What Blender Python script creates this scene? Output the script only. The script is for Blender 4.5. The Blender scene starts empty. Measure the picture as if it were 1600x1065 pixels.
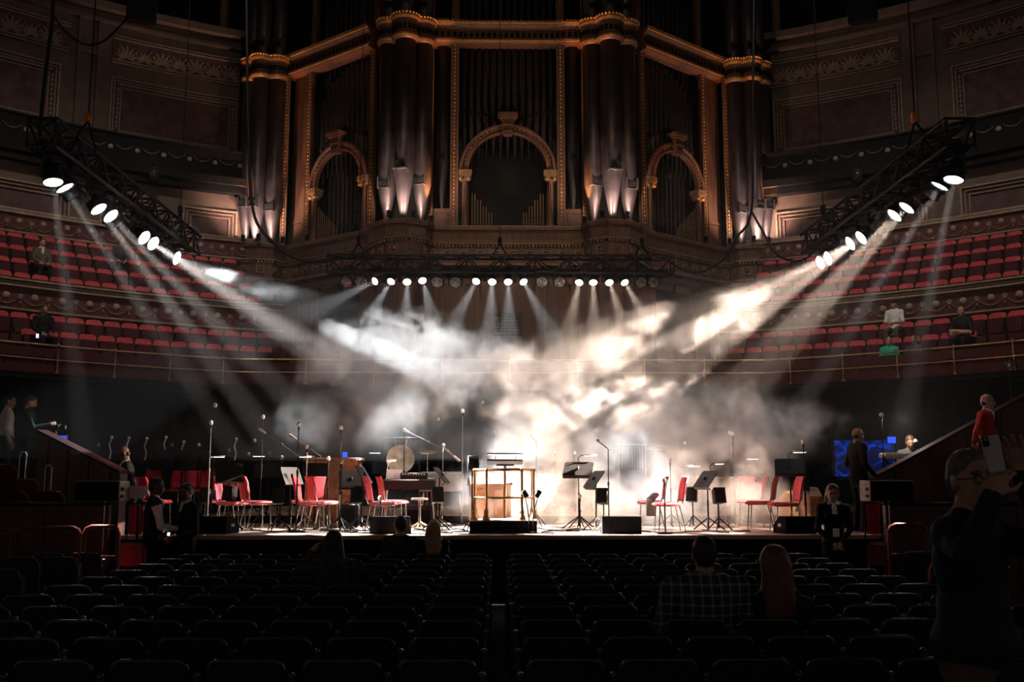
import bpy, math, random
import numpy as np
from mathutils import Vector, Matrix, Euler

# ------------------------------------------------------------------ camera
sc = bpy.context.scene
COL = sc.collection
F = 1555.0                                   # focal length in pixels of the 1600x1065 frame (35 mm)
PITCH = math.atan((749 - 532.5) / F)
YAW = -24 / F
CAM = Vector((-.34, 0, 1.85))
CR = Matrix.Rotation(YAW, 3, 'Z') @ Matrix.Rotation(math.pi / 2 + PITCH, 3, 'X')
cd = bpy.data.cameras.new('camera'); cd.sensor_width = 36; cd.lens = F * 36 / 1600; cd.clip_end = 200
cam = bpy.data.objects.new('camera', cd); cam.location = CAM; cam.rotation_euler = CR.to_euler()
COL.objects.link(cam); sc.camera = cam
# ------------------------------------------------------------------ exposure, world, house lights, added organ fill
sc.view_settings.view_transform = 'Standard'; sc.view_settings.look = 'None'
sc.view_settings.exposure = 2.4; sc.view_settings.gamma = 1.0; sc.view_settings.use_curve_mapping = False
sc.cycles.use_denoising = True; sc.cycles.use_adaptive_sampling = True; sc.cycles.adaptive_threshold = .03
sc.cycles.volume_bounces = 4
sc.cycles.max_bounces = 4; sc.cycles.diffuse_bounces = 2; sc.cycles.glossy_bounces = 2
sc.cycles.transmission_bounces = 2; sc.cycles.transparent_max_bounces = 4
sc.cycles.sample_clamp_indirect = 4.0
sc.cycles.volume_max_steps = 256
wd = bpy.data.worlds.new('hall_gloom'); sc.world = wd; wd.use_nodes = True
wb = wd.node_tree.nodes['Background']
wb.inputs[0].default_value = (1, .86, .78, 1); wb.inputs[1].default_value = .014
def lamp(kind, loc, target, energy, color=(1, 1, 1), size=.1, cone=60, blend=.5, name='house_and_fill_light', parent=None):
    l = bpy.data.lights.new(name, kind); l.energy = energy; l.color = color; l.shadow_soft_size = size
    o = bpy.data.objects.new(name, l); COL.objects.link(o)
    if kind == 'SPOT': l.spot_size = math.radians(cone); l.spot_blend = blend
    o.location = loc
    if target is not None:
        o.rotation_euler = (Vector(target) - Vector(loc)).to_track_quat('-Z', 'Y').to_euler()
    return o
HAZE, SMOKE = .0026, 1.35                     # scattering density of the haze and of the smoke
HC = Vector((-.2, 12.4, 0))                   # centre of the round hall
for s in (-1, 1):                             # dimmed house lights in the ceiling, over the tiers of seats
    lamp('SPOT', (HC.x + s * 6, 17, 22), (HC.x + s * 12.5, 27, 7.5), 900, (1, .86, .78), .3, 62, .9)
    lamp('SPOT', (HC.x + s * 3, 12, 23), (HC.x + s * 13, 31, 14), 110, (1, .82, .7), .3, 60, .9)

lamp('SPOT', (-3, 9, 24), (-4, 31, 12.5), 100, (1, .55, .30), .3, 40, .9)          # unseen amber spots added to warm the organ case
lamp('SPOT', (3, 9, 24), (4, 31, 12.5), 100, (1, .55, .30), .3, 40, .9)

for s in (-1, 1): lamp('SPOT', (s * 4, 10, 23), (s * 1.5, 31, 7.6), 520, (1, .72, .52), .3, 24, .9)   # unseen spots added to brighten the wooden organ base

def ray(px, py): return CR @ Vector(((px - 800) / F, -(py - 532.5) / F, -1))
def P(px, py, D):
    d = ray(px, py); return CAM + d * (D / d.y)
def Pz(px, py, z):
    d = ray(px, py); return CAM + d * ((z - CAM.z) / d.z)
def cyl(th, R, z):
    a = math.radians(th); return Vector((HC.x + R * math.sin(a), HC.y + R * math.cos(a), z))
def RX(a): return Matrix.Rotation(math.radians(a), 3, 'X')
def RY(a): return Matrix.Rotation(math.radians(a), 3, 'Y')
def RZ(a): return Matrix.Rotation(math.radians(a), 3, 'Z')

# ------------------------------------------------------------------ materials
MATS = {}
def M(name, col, rough=.6, metal=0.0, var=.25, scale=6.0, bump=0.0, spec=.4, emit=None, sheen=0):
    m = bpy.data.materials.new(name); m.use_nodes = True
    nt = m.node_tree; b = nt.nodes['Principled BSDF']
    b.inputs['Roughness'].default_value = rough; b.inputs['Metallic'].default_value = metal
    b.inputs['Specular IOR Level'].default_value = spec
    if sheen: b.inputs['Sheen Weight'].default_value = sheen
    tc = nt.nodes.new('ShaderNodeTexCoord'); nz = nt.nodes.new('ShaderNodeTexNoise')
    nz.inputs['Scale'].default_value = scale; nz.inputs['Detail'].default_value = 4
    nt.links.new(tc.outputs['Object'], nz.inputs['Vector'])
    rp = nt.nodes.new('ShaderNodeValToRGB')
    rp.color_ramp.elements[0].position = .3; rp.color_ramp.elements[1].position = .7
    lo = [c * (1 - var) for c in col]; hi = [min(1, c * (1 + var)) for c in col]
    rp.color_ramp.elements[0].color = (*lo, 1); rp.color_ramp.elements[1].color = (*hi, 1)
    nt.links.new(nz.outputs['Fac'], rp.inputs[0]); nt.links.new(rp.outputs[0], b.inputs['Base Color'])
    if bump:
        bp = nt.nodes.new('ShaderNodeBump'); bp.inputs['Strength'].default_value = bump; bp.inputs['Distance'].default_value = .02
        nt.links.new(nz.outputs['Fac'], bp.inputs['Height']); nt.links.new(bp.outputs[0], b.inputs['Normal'])
    if emit:
        b.inputs['Emission Color'].default_value = (*emit[0], 1); b.inputs['Emission Strength'].default_value = emit[1]
        m.cycles.emission_sampling = 'NONE'
    MATS[name] = m; return m
def wood(name, col, rough=.5, along=(1, 1, .12), scale=9, spec=.4):
    m = M(name, col, rough, 0, .35, scale, .15, spec)
    nt = m.node_tree; nz = [n for n in nt.nodes if n.type == 'TEX_NOISE'][0]; tc = [n for n in nt.nodes if n.type == 'TEX_COORD'][0]
    mp = nt.nodes.new('ShaderNodeMapping'); mp.inputs['Scale'].default_value = along
    nt.links.new(tc.outputs['Object'], mp.inputs['Vector']); nt.links.new(mp.outputs[0], nz.inputs['Vector'])
    return m
M('black_metal', (.007, .007, .0078), .5, .3, .3, 20, 0, .3)
M('black_plastic', (.006, .006, .0066), .55, 0, .3, 15, 0, .25)
M('black_cloth', (.006, .006, .007), .9, 0, .4, 12, spec=.1)
M('chrome', (.55, .54, .52), .22, 1, .1, 20)
M('steel', (.30, .29, .28), .35, .9, .15, 20)
M('brass', (.45, .27, .14), .28, 1, .2, 14)
M('gold', (.60, .32, .11), .45, .6, .35, 16, .2)
M('dull_gold', (.20, .13, .065), .55, .35, .4, 18, .2)
wood('organ_wood', (.095, .044, .024), .5)
wood('case_wood', (.30, .14, .06), .45, (1, .15, 1))
wood('red_wood', (.055, .010, .008), .4)
wood('stage_wood', (.36, .25, .18), .4, (.12, 1, 1), 5)
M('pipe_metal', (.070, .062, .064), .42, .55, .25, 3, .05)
M('pipe_shaded', (.030, .028, .028), .5, .4, .25, 3)  # same pipe metal, darkened for the shade in bays and arches
M('plaster', (.115, .082, .062), .85, 0, .18, 2.5, .1, .2)
M('panel_maroon', (.080, .047, .042), .85, 0, .3, 3, .1, .2)
M('trim_cream', (.25, .185, .125), .75, 0, .25, 8, .1, .2)
M('frieze_red', (.075, .020, .018), .75, 0, .25, 5, .1, .2)
M('ornament', (.24, .18, .125), .7, 0, .2, 10, .1, .2)
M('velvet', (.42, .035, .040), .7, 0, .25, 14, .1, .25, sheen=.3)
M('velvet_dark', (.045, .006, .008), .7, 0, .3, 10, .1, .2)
M('chair_red', (.60, .025, .045), .6, 0, .2, 20, .05, .35, sheen=.15)
M('curtain_red', (.050, .010, .010), .8, 0, .3, 8, 0, .2)
M('floor_dark', (.010, .008, .007), .9, 0, .4, 3, 0, .1)
M('void_dark', (.010, .012, .011), .9, 0, .5, 1.5, 0, .1)
M('arena_back', (.016, .017, .018), .6, 0, .3, 12, .1, .3)
M('arena_rim', (.024, .025, .026), .27, 0, .2, 12, 0, .7)
M('glazed_dark', (.010, .010, .0095), .85, 0, .3, 5, 0, .08)
M('arena_red', (.10, .012, .012), .7, 0, .3, 12, .1, .3)
M('white_paper', (.80, .78, .74), .7, 0, .05, 5)
M('off_white', (.62, .58, .53), .6, 0, .1, 6)
M('grey_panel', (.23, .20, .18), .6, 0, .2, 6)
M('mic_foam', (.78, .74, .68), .7, 0, .15, 60, .2)
M('mic_grey', (.32, .30, .28), .5, .4, .2, 60)
M('orange', (.55, .16, .02), .5, 0, .2, 10)
M('glass_dark', (.02, .02, .022), .1, 0, .2, 10, 0, .8)
M('gong_metal', (.55, .42, .30), .4, .5, .4, 6, .2)
M('lens_glow', (.9, .9, .9), .5, emit=((1, .95, .92), 8.0))
M('tube_glow', (.9, .9, .9), .5, emit=((1, .93, .85), .8))
M('blue_glow', (.05, .1, .6), .5, emit=((.02, .10, 1.0), .18))
M('phone_glow', (.6, .6, .9), .5, emit=((.7, .65, 1.0), .3))
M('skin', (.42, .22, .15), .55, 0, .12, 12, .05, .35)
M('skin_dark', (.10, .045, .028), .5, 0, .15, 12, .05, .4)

# ------------------------------------------------------------------ mesh builder
class MB:
    def __init__(s): s.v = []; s.f = []; s.m = []; s.sm = []
    def add(s, vs, fs, m=0, smooth=False):
        o = len(s.v); s.v.extend(tuple(v) for v in vs)
        for f in fs: s.f.append(tuple(i + o for i in f)); s.m.append(m); s.sm.append(smooth)
        return s
    def box(s, c, d, rot=None, m=0):
        c = Vector(c); h = Vector(d) / 2; vs = []
        for x in (-1, 1):
            for y in (-1, 1):
                for z in (-1, 1):
                    p = Vector((x * h.x, y * h.y, z * h.z)); vs.append(c + (rot @ p if rot else p))
        return s.add(vs, [(0, 1, 3, 2), (4, 6, 7, 5), (0, 4, 5, 1), (2, 3, 7, 6), (0, 2, 6, 4), (1, 5, 7, 3)], m)
    def bb(s, a, b, m=0):
        a = Vector(a); b = Vector(b); return s.box((a + b) / 2, b - a, None, m)
    def rbox(s, c, d, r=.02, rot=None, m=0, smooth=True):
        c = Vector(c); h = Vector(d) / 2; r = min(r, min(h) * .95); vs = []; idx = {}
        for x in (-1, 1):
            for y in (-1, 1):
                for z in (-1, 1):
                    for a in range(3):
                        k = [r, r, r]; k[a] = 0
                        p = Vector((x * (h.x - k[0]), y * (h.y - k[1]), z * (h.z - k[2])))
                        idx[(x, y, z, a)] = len(vs); vs.append(c + (rot @ p if rot else p))
        fs = []
        for a in range(3):
            b, e = (a + 1) % 3, (a + 2) % 3
            for sg in (-1, 1):
                q = []
                for (u, w) in ((-1, -1), (1, -1), (1, 1), (-1, 1)):
                    k = [0, 0, 0]; k[a] = sg; k[b] = u; k[e] = w; q.append(idx[(*k, a)])
                fs.append(tuple(q) if sg > 0 else tuple(q[::-1]))
        s.add(vs, fs, m, False); nf = len(s.f) - 6; fs = []; o0 = len(s.v) - len(vs)
        for a in range(3):
            b, e = (a + 1) % 3, (a + 2) % 3
            for u in (-1, 1):
                for w in (-1, 1):
                    k0 = [0, 0, 0]; k1 = [0, 0, 0]; k0[a] = -1; k1[a] = 1
                    for k in (k0, k1): k[b] = u; k[e] = w
                    q = [idx[(*k0, b)], idx[(*k1, b)], idx[(*k1, e)], idx[(*k0, e)]]
                    fs.append(tuple(q) if u * w > 0 else tuple(q[::-1]))
        for x in (-1, 1):
            for y in (-1, 1):
                for z in (-1, 1):
                    q = [idx[(x, y, z, a)] for a in range(3)]
                    fs.append(tuple(q) if x * y * z > 0 else tuple(q[::-1]))
        for f in fs: s.f.append(tuple(i + o0 for i in f)); s.m.append(m); s.sm.append(smooth)
        return s
    def cone(s, p0, p1, r0, r1=None, n=10, m=0, caps=True):
        r1 = r0 if r1 is None else r1
        p0 = Vector(p0); p1 = Vector(p1); d = (p1 - p0).normalized()
        u = d.orthogonal().normalized(); w = d.cross(u); vs = []
        for p, r in ((p0, r0), (p1, r1)):
            for i in range(n):
                a = 2 * math.pi * i / n; vs.append(p + (u * math.cos(a) + w * math.sin(a)) * r)
        s.add(vs, [(i, (i + 1) % n, n + (i + 1) % n, n + i) for i in range(n)], m, True)
        if caps: s.add(vs, [tuple(range(n))[::-1], tuple(range(n, 2 * n))], m)
        return s
    def tube(s, pts, r, n=6, m=0):
        pts = [Vector(p) for p in pts]; vs = []; u = None; k = len(pts)
        rs = r if isinstance(r, (list, tuple)) else [r] * k
        for i, p in enumerate(pts):
            d = (pts[min(i + 1, k - 1)] - pts[max(i - 1, 0)]).normalized()
            if u is None: u = d.orthogonal().normalized()
            else:
                u = (u - d * u.dot(d)); u = u.normalized() if u.length > 1e-6 else d.orthogonal().normalized()
            w = d.cross(u)
            for j in range(n):
                a = 2 * math.pi * j / n; vs.append(p + (u * math.cos(a) + w * math.sin(a)) * rs[i])
        fs = [(i * n + j, i * n + (j + 1) % n, (i + 1) * n + (j + 1) % n, (i + 1) * n + j) for i in range(k - 1) for j in range(n)]
        s.add(vs, fs, m, True); s.add(vs, [tuple(range(n))[::-1], tuple(range((k - 1) * n, k * n))], m)
        return s
    def lathe(s, prof, n=14, c=(0, 0, 0), rot=None, m=0, a0=0, a1=360, smooth=True):
        c = Vector(c); full = abs(a1 - a0) >= 360; k = n if full else n + 1; vs = []
        for r, z in prof:
            for i in range(k):
                a = math.radians(a0 + (a1 - a0) * i / n); p = Vector((r * math.cos(a), r * math.sin(a), z))
                vs.append(c + (rot @ p if rot else p))
        fs = []
        for j in range(len(prof) - 1):
            for i in range(n):
                i2 = (i + 1) % k if full else i + 1
                fs.append((j * k + i, j * k + i2, (j + 1) * k + i2, (j + 1) * k + i))
        return s.add(vs, fs, m, smooth)
    def sph(s, c, r, nu=12, nv=8, rot=None, m=0):
        r = (r, r, r) if isinstance(r, (int, float)) else r
        c = Vector(c); vs = []
        for j in range(nv + 1):
            b = math.pi * j / nv
            for i in range(nu):
                a = 2 * math.pi * i / nu
                p = Vector((r[0] * math.sin(b) * math.cos(a), r[1] * math.sin(b) * math.sin(a), r[2] * math.cos(b)))
                vs.append(c + (rot @ p if rot else p))
        fs = [(j * nu + i, (j + 1) * nu + i, (j + 1) * nu + (i + 1) % nu, j * nu + (i + 1) % nu) for j in range(nv) for i in range(nu)]
        return s.add(vs, fs, m, True)
    def ext(s, poly, fr, t0, t1, m=0, smooth=False):
        """extrude a 2-D outline; fr(u, v, t) -> point"""
        n = len(poly); vs = [fr(u, v, t0) for u, v in poly] + [fr(u, v, t1) for u, v in poly]
        s.add(vs, [tuple(range(n))[::-1], tuple(range(n, 2 * n))], m)
        return s.add(vs, [(i, (i + 1) % n, n + (i + 1) % n, n + i) for i in range(n)], m, smooth)
    def arc(s, R0, R1, z0, z1, t0, t1, n=24, m=0):
        vs = []
        for i in range(n + 1):
            t = t0 + (t1 - t0) * i / n
            for R, z in ((R0, z0), (R1, z0), (R1, z1), (R0, z1)): vs.append(cyl(t, R, z))
        fs = [(4 * i + j, 4 * i + (j + 1) % 4, 4 * i + 4 + (j + 1) % 4, 4 * i + 4 + j) for i in range(n) for j in range(4)]
        fs += [(0, 3, 2, 1), (4 * n, 4 * n + 1, 4 * n + 2, 4 * n + 3)]
        return s.add(vs, fs, m)
    def sweep(s, path, prof, m=0, closed_prof=False):
        """sweep an (offset, z) profile along an XY polyline, offset to the right-hand side of travel"""
        path = [Vector((p[0], p[1])) for p in path]; k = len(path); vs = []; q = len(prof)
        for i, p in enumerate(path):
            d0 = (path[i] - path[i - 1]).normalized() if i else None
            d1 = (path[i + 1] - path[i]).normalized() if i < k - 1 else None
            d0 = d0 or d1; d1 = d1 or d0
            n0 = Vector((d0.y, -d0.x)); n1 = Vector((d1.y, -d1.x)); nn = (n0 + n1).normalized(); f = 1 / max(.35, nn.dot(n0))
            for o, z in prof: vs.append((p.x + nn.x * o * f, p.y + nn.y * o * f, z))
        fs = [(i * q + j, (i + 1) * q + j, (i + 1) * q + j + 1, i * q + j + 1) for i in range(k - 1) for j in range(q - 1)]
        if closed_prof: fs += [(i * q + q - 1, (i + 1) * q + q - 1, (i + 1) * q, i * q) for i in range(k - 1)] + [tuple(range(q)), tuple(range((k - 1) * q, k * q))[::-1]]
        return s.add(vs, fs, m)
    def mesh(s, name, mats):
        me = bpy.data.meshes.new(name); me.from_pydata(s.v, [], s.f)
        for mm in (mats if isinstance(mats, (list, tuple)) else [mats]): me.materials.append(MATS[mm] if isinstance(mm, str) else mm)
        me.polygons.foreach_set('material_index', s.m); me.polygons.foreach_set('use_smooth', s.sm)
        me.update(); return me
def link(name, me, parent=None, loc=None, rz=None):
    o = bpy.data.objects.new(name, me); COL.objects.link(o)
    if parent is not None: o.parent = parent
    if loc is not None: o.location = loc
    if rz is not None: o.rotation_euler = (0, 0, rz)
    return o
def obj(name, mb, mats, parent=None, loc=None, rz=None):
    return link(name, mb.mesh(name, mats), parent, loc, rz)
def tag(o, label=None, cat=None, group=None, kind=None):
    if label: o['label'] = label
    if cat: o['category'] = cat
    if group: o['group'] = group
    if kind: o['kind'] = kind
    return o
def thing(name, label, cat, loc=(0, 0, 0), rz=0.0, group=None):
    o = bpy.data.objects.new(name, None); COL.objects.link(o); o.location = loc; o.rotation_euler = (0, 0, rz)
    o.empty_display_size = .1
    return tag(o, label, cat, group)
def struct(name, mb, mats, label=None, parent=None):
    o = obj(name, mb, mats, parent)
    if parent is None: tag(o, label, None, None, 'structure')
    return o
KIDS = {}
def kids(o):
    return [c for c in COL.objects if c.parent == o]
def dup(root, loc, rz=None, label=None, group=None, tree=None):
    """copy a thing with its parts and sub-parts; tree = [(part, [sub-parts])]"""
    r = root.copy(); COL.objects.link(r); r.location = loc
    if rz is not None: r.rotation_euler = (0, 0, rz)
    if label: r['label'] = label
    if group: r['group'] = group
    for ch, subs in tree:
        c = ch.copy(); COL.objects.link(c); c.parent = r
        for g in subs:
            d = g.copy(); COL.objects.link(d); d.parent = c
    return r
def tree_of(root): return [(c, kids(c)) for c in kids(root)]
ORD = ['zeroth', 'first', 'second', 'third', 'fourth', 'fifth', 'sixth', 'seventh', 'eighth', 'ninth', 'tenth', 'eleventh', 'twelfth', 'thirteenth',
       'fourteenth', 'fifteenth', 'sixteenth', 'seventeenth', 'eighteenth', 'nineteenth', 'twentieth', 'twenty-first', 'twenty-second', 'twenty-third', 'twenty-fourth', 'twenty-fifth']
def blue_light_patches():  # patchy emission painting blue light on the drape and haze
    m = M('blue_light_patches', (.01, .02, .12), .3, 0, .5, 4)
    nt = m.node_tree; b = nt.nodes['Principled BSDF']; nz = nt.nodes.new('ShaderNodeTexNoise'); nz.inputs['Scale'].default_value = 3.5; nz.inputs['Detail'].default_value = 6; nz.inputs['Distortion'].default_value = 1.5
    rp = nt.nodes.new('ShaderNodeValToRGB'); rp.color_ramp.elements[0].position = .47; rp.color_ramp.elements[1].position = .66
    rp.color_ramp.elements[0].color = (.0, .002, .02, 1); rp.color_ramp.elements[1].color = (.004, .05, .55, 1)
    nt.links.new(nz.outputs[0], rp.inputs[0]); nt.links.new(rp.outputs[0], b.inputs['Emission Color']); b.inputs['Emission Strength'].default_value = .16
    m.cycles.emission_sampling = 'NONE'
blue_light_patches()
M('rail_red', (.10, .022, .014), .35, .3, .2, 8)
M('arm_metal', (.10, .095, .09), .35, .6, .2, 20)
M('phone_back', (.42, .40, .37), .35, 0, .1, 10)
# ================================================================== the hall
random.seed(7)
floor = struct('floor', MB().bb((-17, -7, -.2), (17, 27, 0)), 'floor_dark', 'dark floor of the arena')
stage_floor = struct('floor_stage', MB().bb((-6.15, 15.6, .0), (5.85, 26.3, .94)).bb((-6.15, 15.58, .94), (5.85, 26.3, 1.0), 1),
                     ['black_cloth', 'stage_wood'], 'wooden stage floor with a black front')
# boards of the stage front edge strip
struct('ceiling', MB().add([cyl(t, 34, 27) for t in range(0, 360, 15)], [tuple(range(24))]), 'void_dark', 'dark ceiling of the hall')

def wallpiece(me, name, parent, th, R, z):
    o = link(name, me, parent, cyl(th, R, z), math.radians(-th)); return o

# shared ornaments (local: x along the wall, y into the wall, z up)
def leafmesh(mb, x, z, ang, ln, w, h=.03, m=0):
    c, s_ = math.cos(ang), math.sin(ang)
    def q(a, b): return (x + a * c - b * s_, z + a * s_ + b * c)
    pts = [q(0, 0), q(ln * .55, w), q(ln, 0), q(ln * .55, -w)]; mid = q(ln * .5, 0)
    vs = [(p[0], 0, p[1]) for p in pts] + [(mid[0], -h, mid[1])]
    mb.add(vs, [(4, 1, 0), (4, 2, 1), (4, 3, 2), (4, 0, 3)], m)
def palmette(big):
    mb = MB()
    for k in range(9):
        a = math.radians(90 + (k - 4) * 27); ln = (.50 if big else .40) * (1 - .06 * abs(k - 4))
        leafmesh(mb, 0, -.20, a, ln, .055)
    for sg in (-1, 1):
        pts = [(sg * (.10 + .17 * math.sin(t * .5) + .07 * math.cos(t * 1.3)), -.012, -.26 + .13 * math.sin(t * 1.3) + .06 * t) for t in np.linspace(0, 5, 12)]
        mb.tube(pts, .022, 4)
        leafmesh(mb, sg * .16, .10, math.radians(90 - sg * 40), .15, .035)
    return mb.mesh('palmette', 'ornament')
PAL = [palmette(True), palmette(False)]
def garland_mesh(w, drop, r):
    mb = MB(); n = 13
    for i in range(n):
        u = -1 + 2 * (i + .5) / n; mb.sph((u * w * .42, -.01, -drop * (1 - u * u)), r * (1.15 - .25 * abs(u)), 6, 4)
    return mb.mesh('garland', 'ornament')
def bow_mesh(k):
    mb = MB()
    for a in range(0, 360, 45): leafmesh(mb, 0, 0, math.radians(a + 22), .09 * k, .022 * k, .02)
    mb.sph((0, -.01, -.12 * k), .022 * k, 6, 4); mb.sph((0, -.01, -.17 * k), .03 * k, 6, 4)
    return mb.mesh('bow', 'ornament')
def disc_mesh(r):
    return MB().lathe([(0, .03), (r * .8, .028), (r, 0)], 14, rot=RX(90)).mesh('medallion', 'ornament')
G1, G2 = garland_mesh(.70, .15, .020), garland_mesh(.69, .15, .020)
B1, D1, D2 = bow_mesh(1.0), disc_mesh(.095), disc_mesh(.085)

ROWS = [(16.3, 5.50), (17.2, 6.02), (18.9, 7.37), (19.8, 7.94), (20.7, 8.50), (21.6, 9.06)]
for sname, s in (('left', -1), ('right', 1)):
    def A(a, b): return (s * a, s * b)
    off = 0 if s < 0 else 1.1
    # ---- upper wall with panels and acanthus frieze
    w = MB(); w.arc(24, 24.5, 12.0, 17.6, *A(20.5, 72), 40)
    wall = struct('wall_' + sname, w, 'plaster', 'curved upper wall with dark framed panels, %s of the organ' % sname)
    c = MB(); c.arc(23.6, 24.5, 17.6, 17.85, *A(20.5, 72), 40); c.arc(23.8, 24, 17.2, 17.3, *A(20.5, 72), 40)
    struct('cornice', c, 'plaster', parent=wall)
    c = MB(); c.arc(25.5, 25.7, 17.8, 26, *A(12, 72), 40)
    struct('gallery_back', c, 'void_dark', parent=wall)
    for t0 in (23.1 + off, 37.3 + off, 51.5 + off):
        t1 = t0 + 10.4; a0, a1 = A(t0, t1)
        struct('panel_field', MB().arc(23.97, 24.02, 13.2, 15.4, a0, a1, 14), 'panel_maroon', parent=wall)
        fr = MB(); d = math.degrees(.09 / 24)
        for ins, wd_, pr in ((0, .05, .07), (.11, .035, .05), (.33, .03, .04)):
            di = math.degrees(ins / 24); dw = math.degrees(wd_ / 24)
            fr.arc(24 - pr, 24, 15.4 - ins - wd_, 15.4 - ins, s * (t0 + di), s * (t1 - di), 14)
            fr.arc(24 - pr, 24, 13.2 + ins, 13.2 + ins + wd_, s * (t0 + di), s * (t1 - di), 14)
            fr.arc(24 - pr, 24, 13.2 + ins, 15.4 - ins, s * (t0 + di), s * (t0 + di + dw), 1)
            fr.arc(24 - pr, 24, 13.2 + ins, 15.4 - ins, s * (t1 - di - dw), s * (t1 - di), 1)
        struct('panel_frame', fr, 'trim_cream', parent=wall)
        lf = MB(); n = 30
        for i in range(n):                                   # leaf moulding inside the frame
            th = t0 + .62 + (10.4 - 1.24) * (i + .5) / n
            for z in (15.4 - .245, 13.2 + .245):
                p = cyl(s * th, 23.93, z); r = RZ(-s * th)
                lf.add([p + r @ Vector(q) for q in ((-.11, 0, 0), (0, -.02, .05), (.11, 0, 0), (0, -.02, -.05), (0, -.05, 0))], [(4, 1, 0), (4, 2, 1), (4, 3, 2), (4, 0, 3)])
        for i in range(9):
            z = 13.2 + .36 + (2.2 - .72) * (i + .5) / 9
            for th in (t0 + .58, t1 - .58):
                p = cyl(s * th, 23.93, z); r = RZ(-s * th)
                lf.add([p + r @ Vector(q) for q in ((-.05, -.02, 0), (0, 0, .09), (.05, -.02, 0), (0, 0, -.09), (0, -.05, 0))], [(4, 1, 0), (4, 2, 1), (4, 3, 2), (4, 0, 3)])
        tag(struct('leaf_moulding', lf, 'ornament', parent=wall), kind='stuff')
        struct('frieze_field', MB().arc(23.96, 24.02, 15.95, 16.78, s * (t0 - .5), s * (t1 - .0), 14), 'panel_maroon', parent=wall)
        ff = MB()
        for z in (15.88, 15.97, 16.74, 16.83): ff.arc(23.90, 24, z, z + .04, s * (t0 - .5), s * (t1), 14)
        struct('frieze_border', ff, 'trim_cream', parent=wall)
        for i in range(7): wallpiece(PAL[i % 2], 'palmette', wall, s * (t0 + .2 + (9.8) * (i + .5) / 7), 23.95, 16.36)
        # plain pilaster with a sunk strip between the panels
        pi = MB(); pi.arc(23.86, 24, 12.0, 17.2, s * (t1 + 1.0), s * (t1 + 1.18), 1); pi.arc(23.86, 24, 12.0, 17.2, s * (t1 + 2.5), s * (t1 + 2.68), 1); pi.arc(23.9, 24, 16.0, 16.1, s * (t1 + 1.0), s * (t1 + 2.6), 2)
        struct('pilaster', pi, 'plaster', parent=wall)
    # ---- balustrade of the upper balcony: dark glazed fronts with swags
    bal = struct('trim_' + ('1' if s < 0 else '2'), MB().arc(22.95, 23.1, 12.1, 13.05, *A(22.7, 66), 36).arc(22.7, 23.2, 11.85, 12.1, *A(22.7, 66), 36).arc(22.85, 23.2, 11.6, 11.85, *A(22.7, 66), 36).arc(22.9, 23.15, 13.05, 13.12, *A(22.7, 66), 36),
                 'glazed_dark', 'dark balcony front below the large wall panels, %s of the organ' % sname)
    for i in range(14):
        th = s * (22.2 + i * 2.1)
        wallpiece(G2, 'garland', bal, th, 22.94, 12.75); wallpiece(D2, 'medallion', bal, th + 1.05, 22.94, 12.62)
    # ---- lower wall behind the upper rows, with framed panels
    w2 = struct('wall_lower_' + sname, MB().arc(23.3, 23.6, 9.1, 11.7, *A(22.7, 66), 36), 'plaster', 'plaster wall with framed panels between balcony front and top seat row, %s of the organ' % sname)
    for t0, t1 in (((23.2, 27.7), (29.6, 34.1), (36.4, 43.4), (46, 52)) if s < 0 else ((24.3, 29.6), (31.4, 36.4), (38.9, 45.4), (48, 54))):
        struct('panel_field', MB().arc(23.27, 23.32, 9.75, 11.05, s * t0, s * t1, 8), 'panel_maroon', parent=w2)
        fr = MB()
        for ins, wd_ in ((0, .05), (.13, .03), (.26, .03)):
            di = math.degrees(ins / 23.3); dw = math.degrees(wd_ / 23.3)
            for z in (11.05 - ins - wd_, 9.75 + ins): fr.arc(23.2, 23.3, z, z + wd_, s * (t0 + di), s * (t1 - di), 8)
            for t in (t0 + di, t1 - di - dw): fr.arc(23.2, 23.3, 9.75 + ins, 11.05 - ins, s * t, s * (t + dw), 1)
        struct('panel_frame', fr, 'trim_cream', parent=w2)
    # ---- frieze with pearl swags above the top row
    fz = struct('trim_' + ('3' if s < 0 else '4'), MB().arc(22.5, 23.3, 9.22, 9.80, *A(22, 66), 36), 'frieze_red', 'dark frieze with pearl swags above the top seat row, %s of the organ' % sname)
    b = MB(); b.arc(22.4, 22.52, 9.80, 9.86, *A(22, 66), 36); b.arc(22.44, 22.52, 9.90, 9.93, *A(22, 66), 36); b.arc(22.42, 22.52, 9.22, 9.26, *A(22, 66), 36); b.arc(22.46, 23.3, 9.86, 9.97, *A(22, 66), 36)
    struct('moulding', b, 'trim_cream', parent=fz)
    for i in range(20):
        th = 22.9 + i * 1.75
        wallpiece(D2, 'medallion', fz, s * th, 22.49, 9.60); wallpiece(G2, 'garland', fz, s * th, 22.48, 9.50); wallpiece(B1, 'bow', fz, s * (th + .875), 22.48, 9.56)
    # ---- frieze between the two tiers
    fz = struct('trim_' + ('5' if s < 0 else '6'), MB().arc(18.2, 18.45, 5.3, 6.98, *A(21, 66), 36), 'frieze_red', 'dark red frieze with medallions and pearl swags between the seat tiers, %s of the organ' % sname)
    b = MB()
    for z, R in ((6.80, 18.08), (6.88, 18.12), (6.96, 18.06), (6.19, 18.12)): b.arc(R, 18.22, z, z + .045, *A(21, 66), 36)
    struct('moulding', b, 'trim_cream', parent=fz)
    for i in range(17):
        th = 22.5 + i * 2.2
        wallpiece(D1, 'medallion', fz, s * th, 18.19, 6.56); wallpiece(G1, 'garland', fz, s * th, 18.18, 6.50); wallpiece(B1, 'bow', fz, s * (th + 1.1), 18.18, 6.56)
    # ---- stepped tiers
    st = MB()
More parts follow.
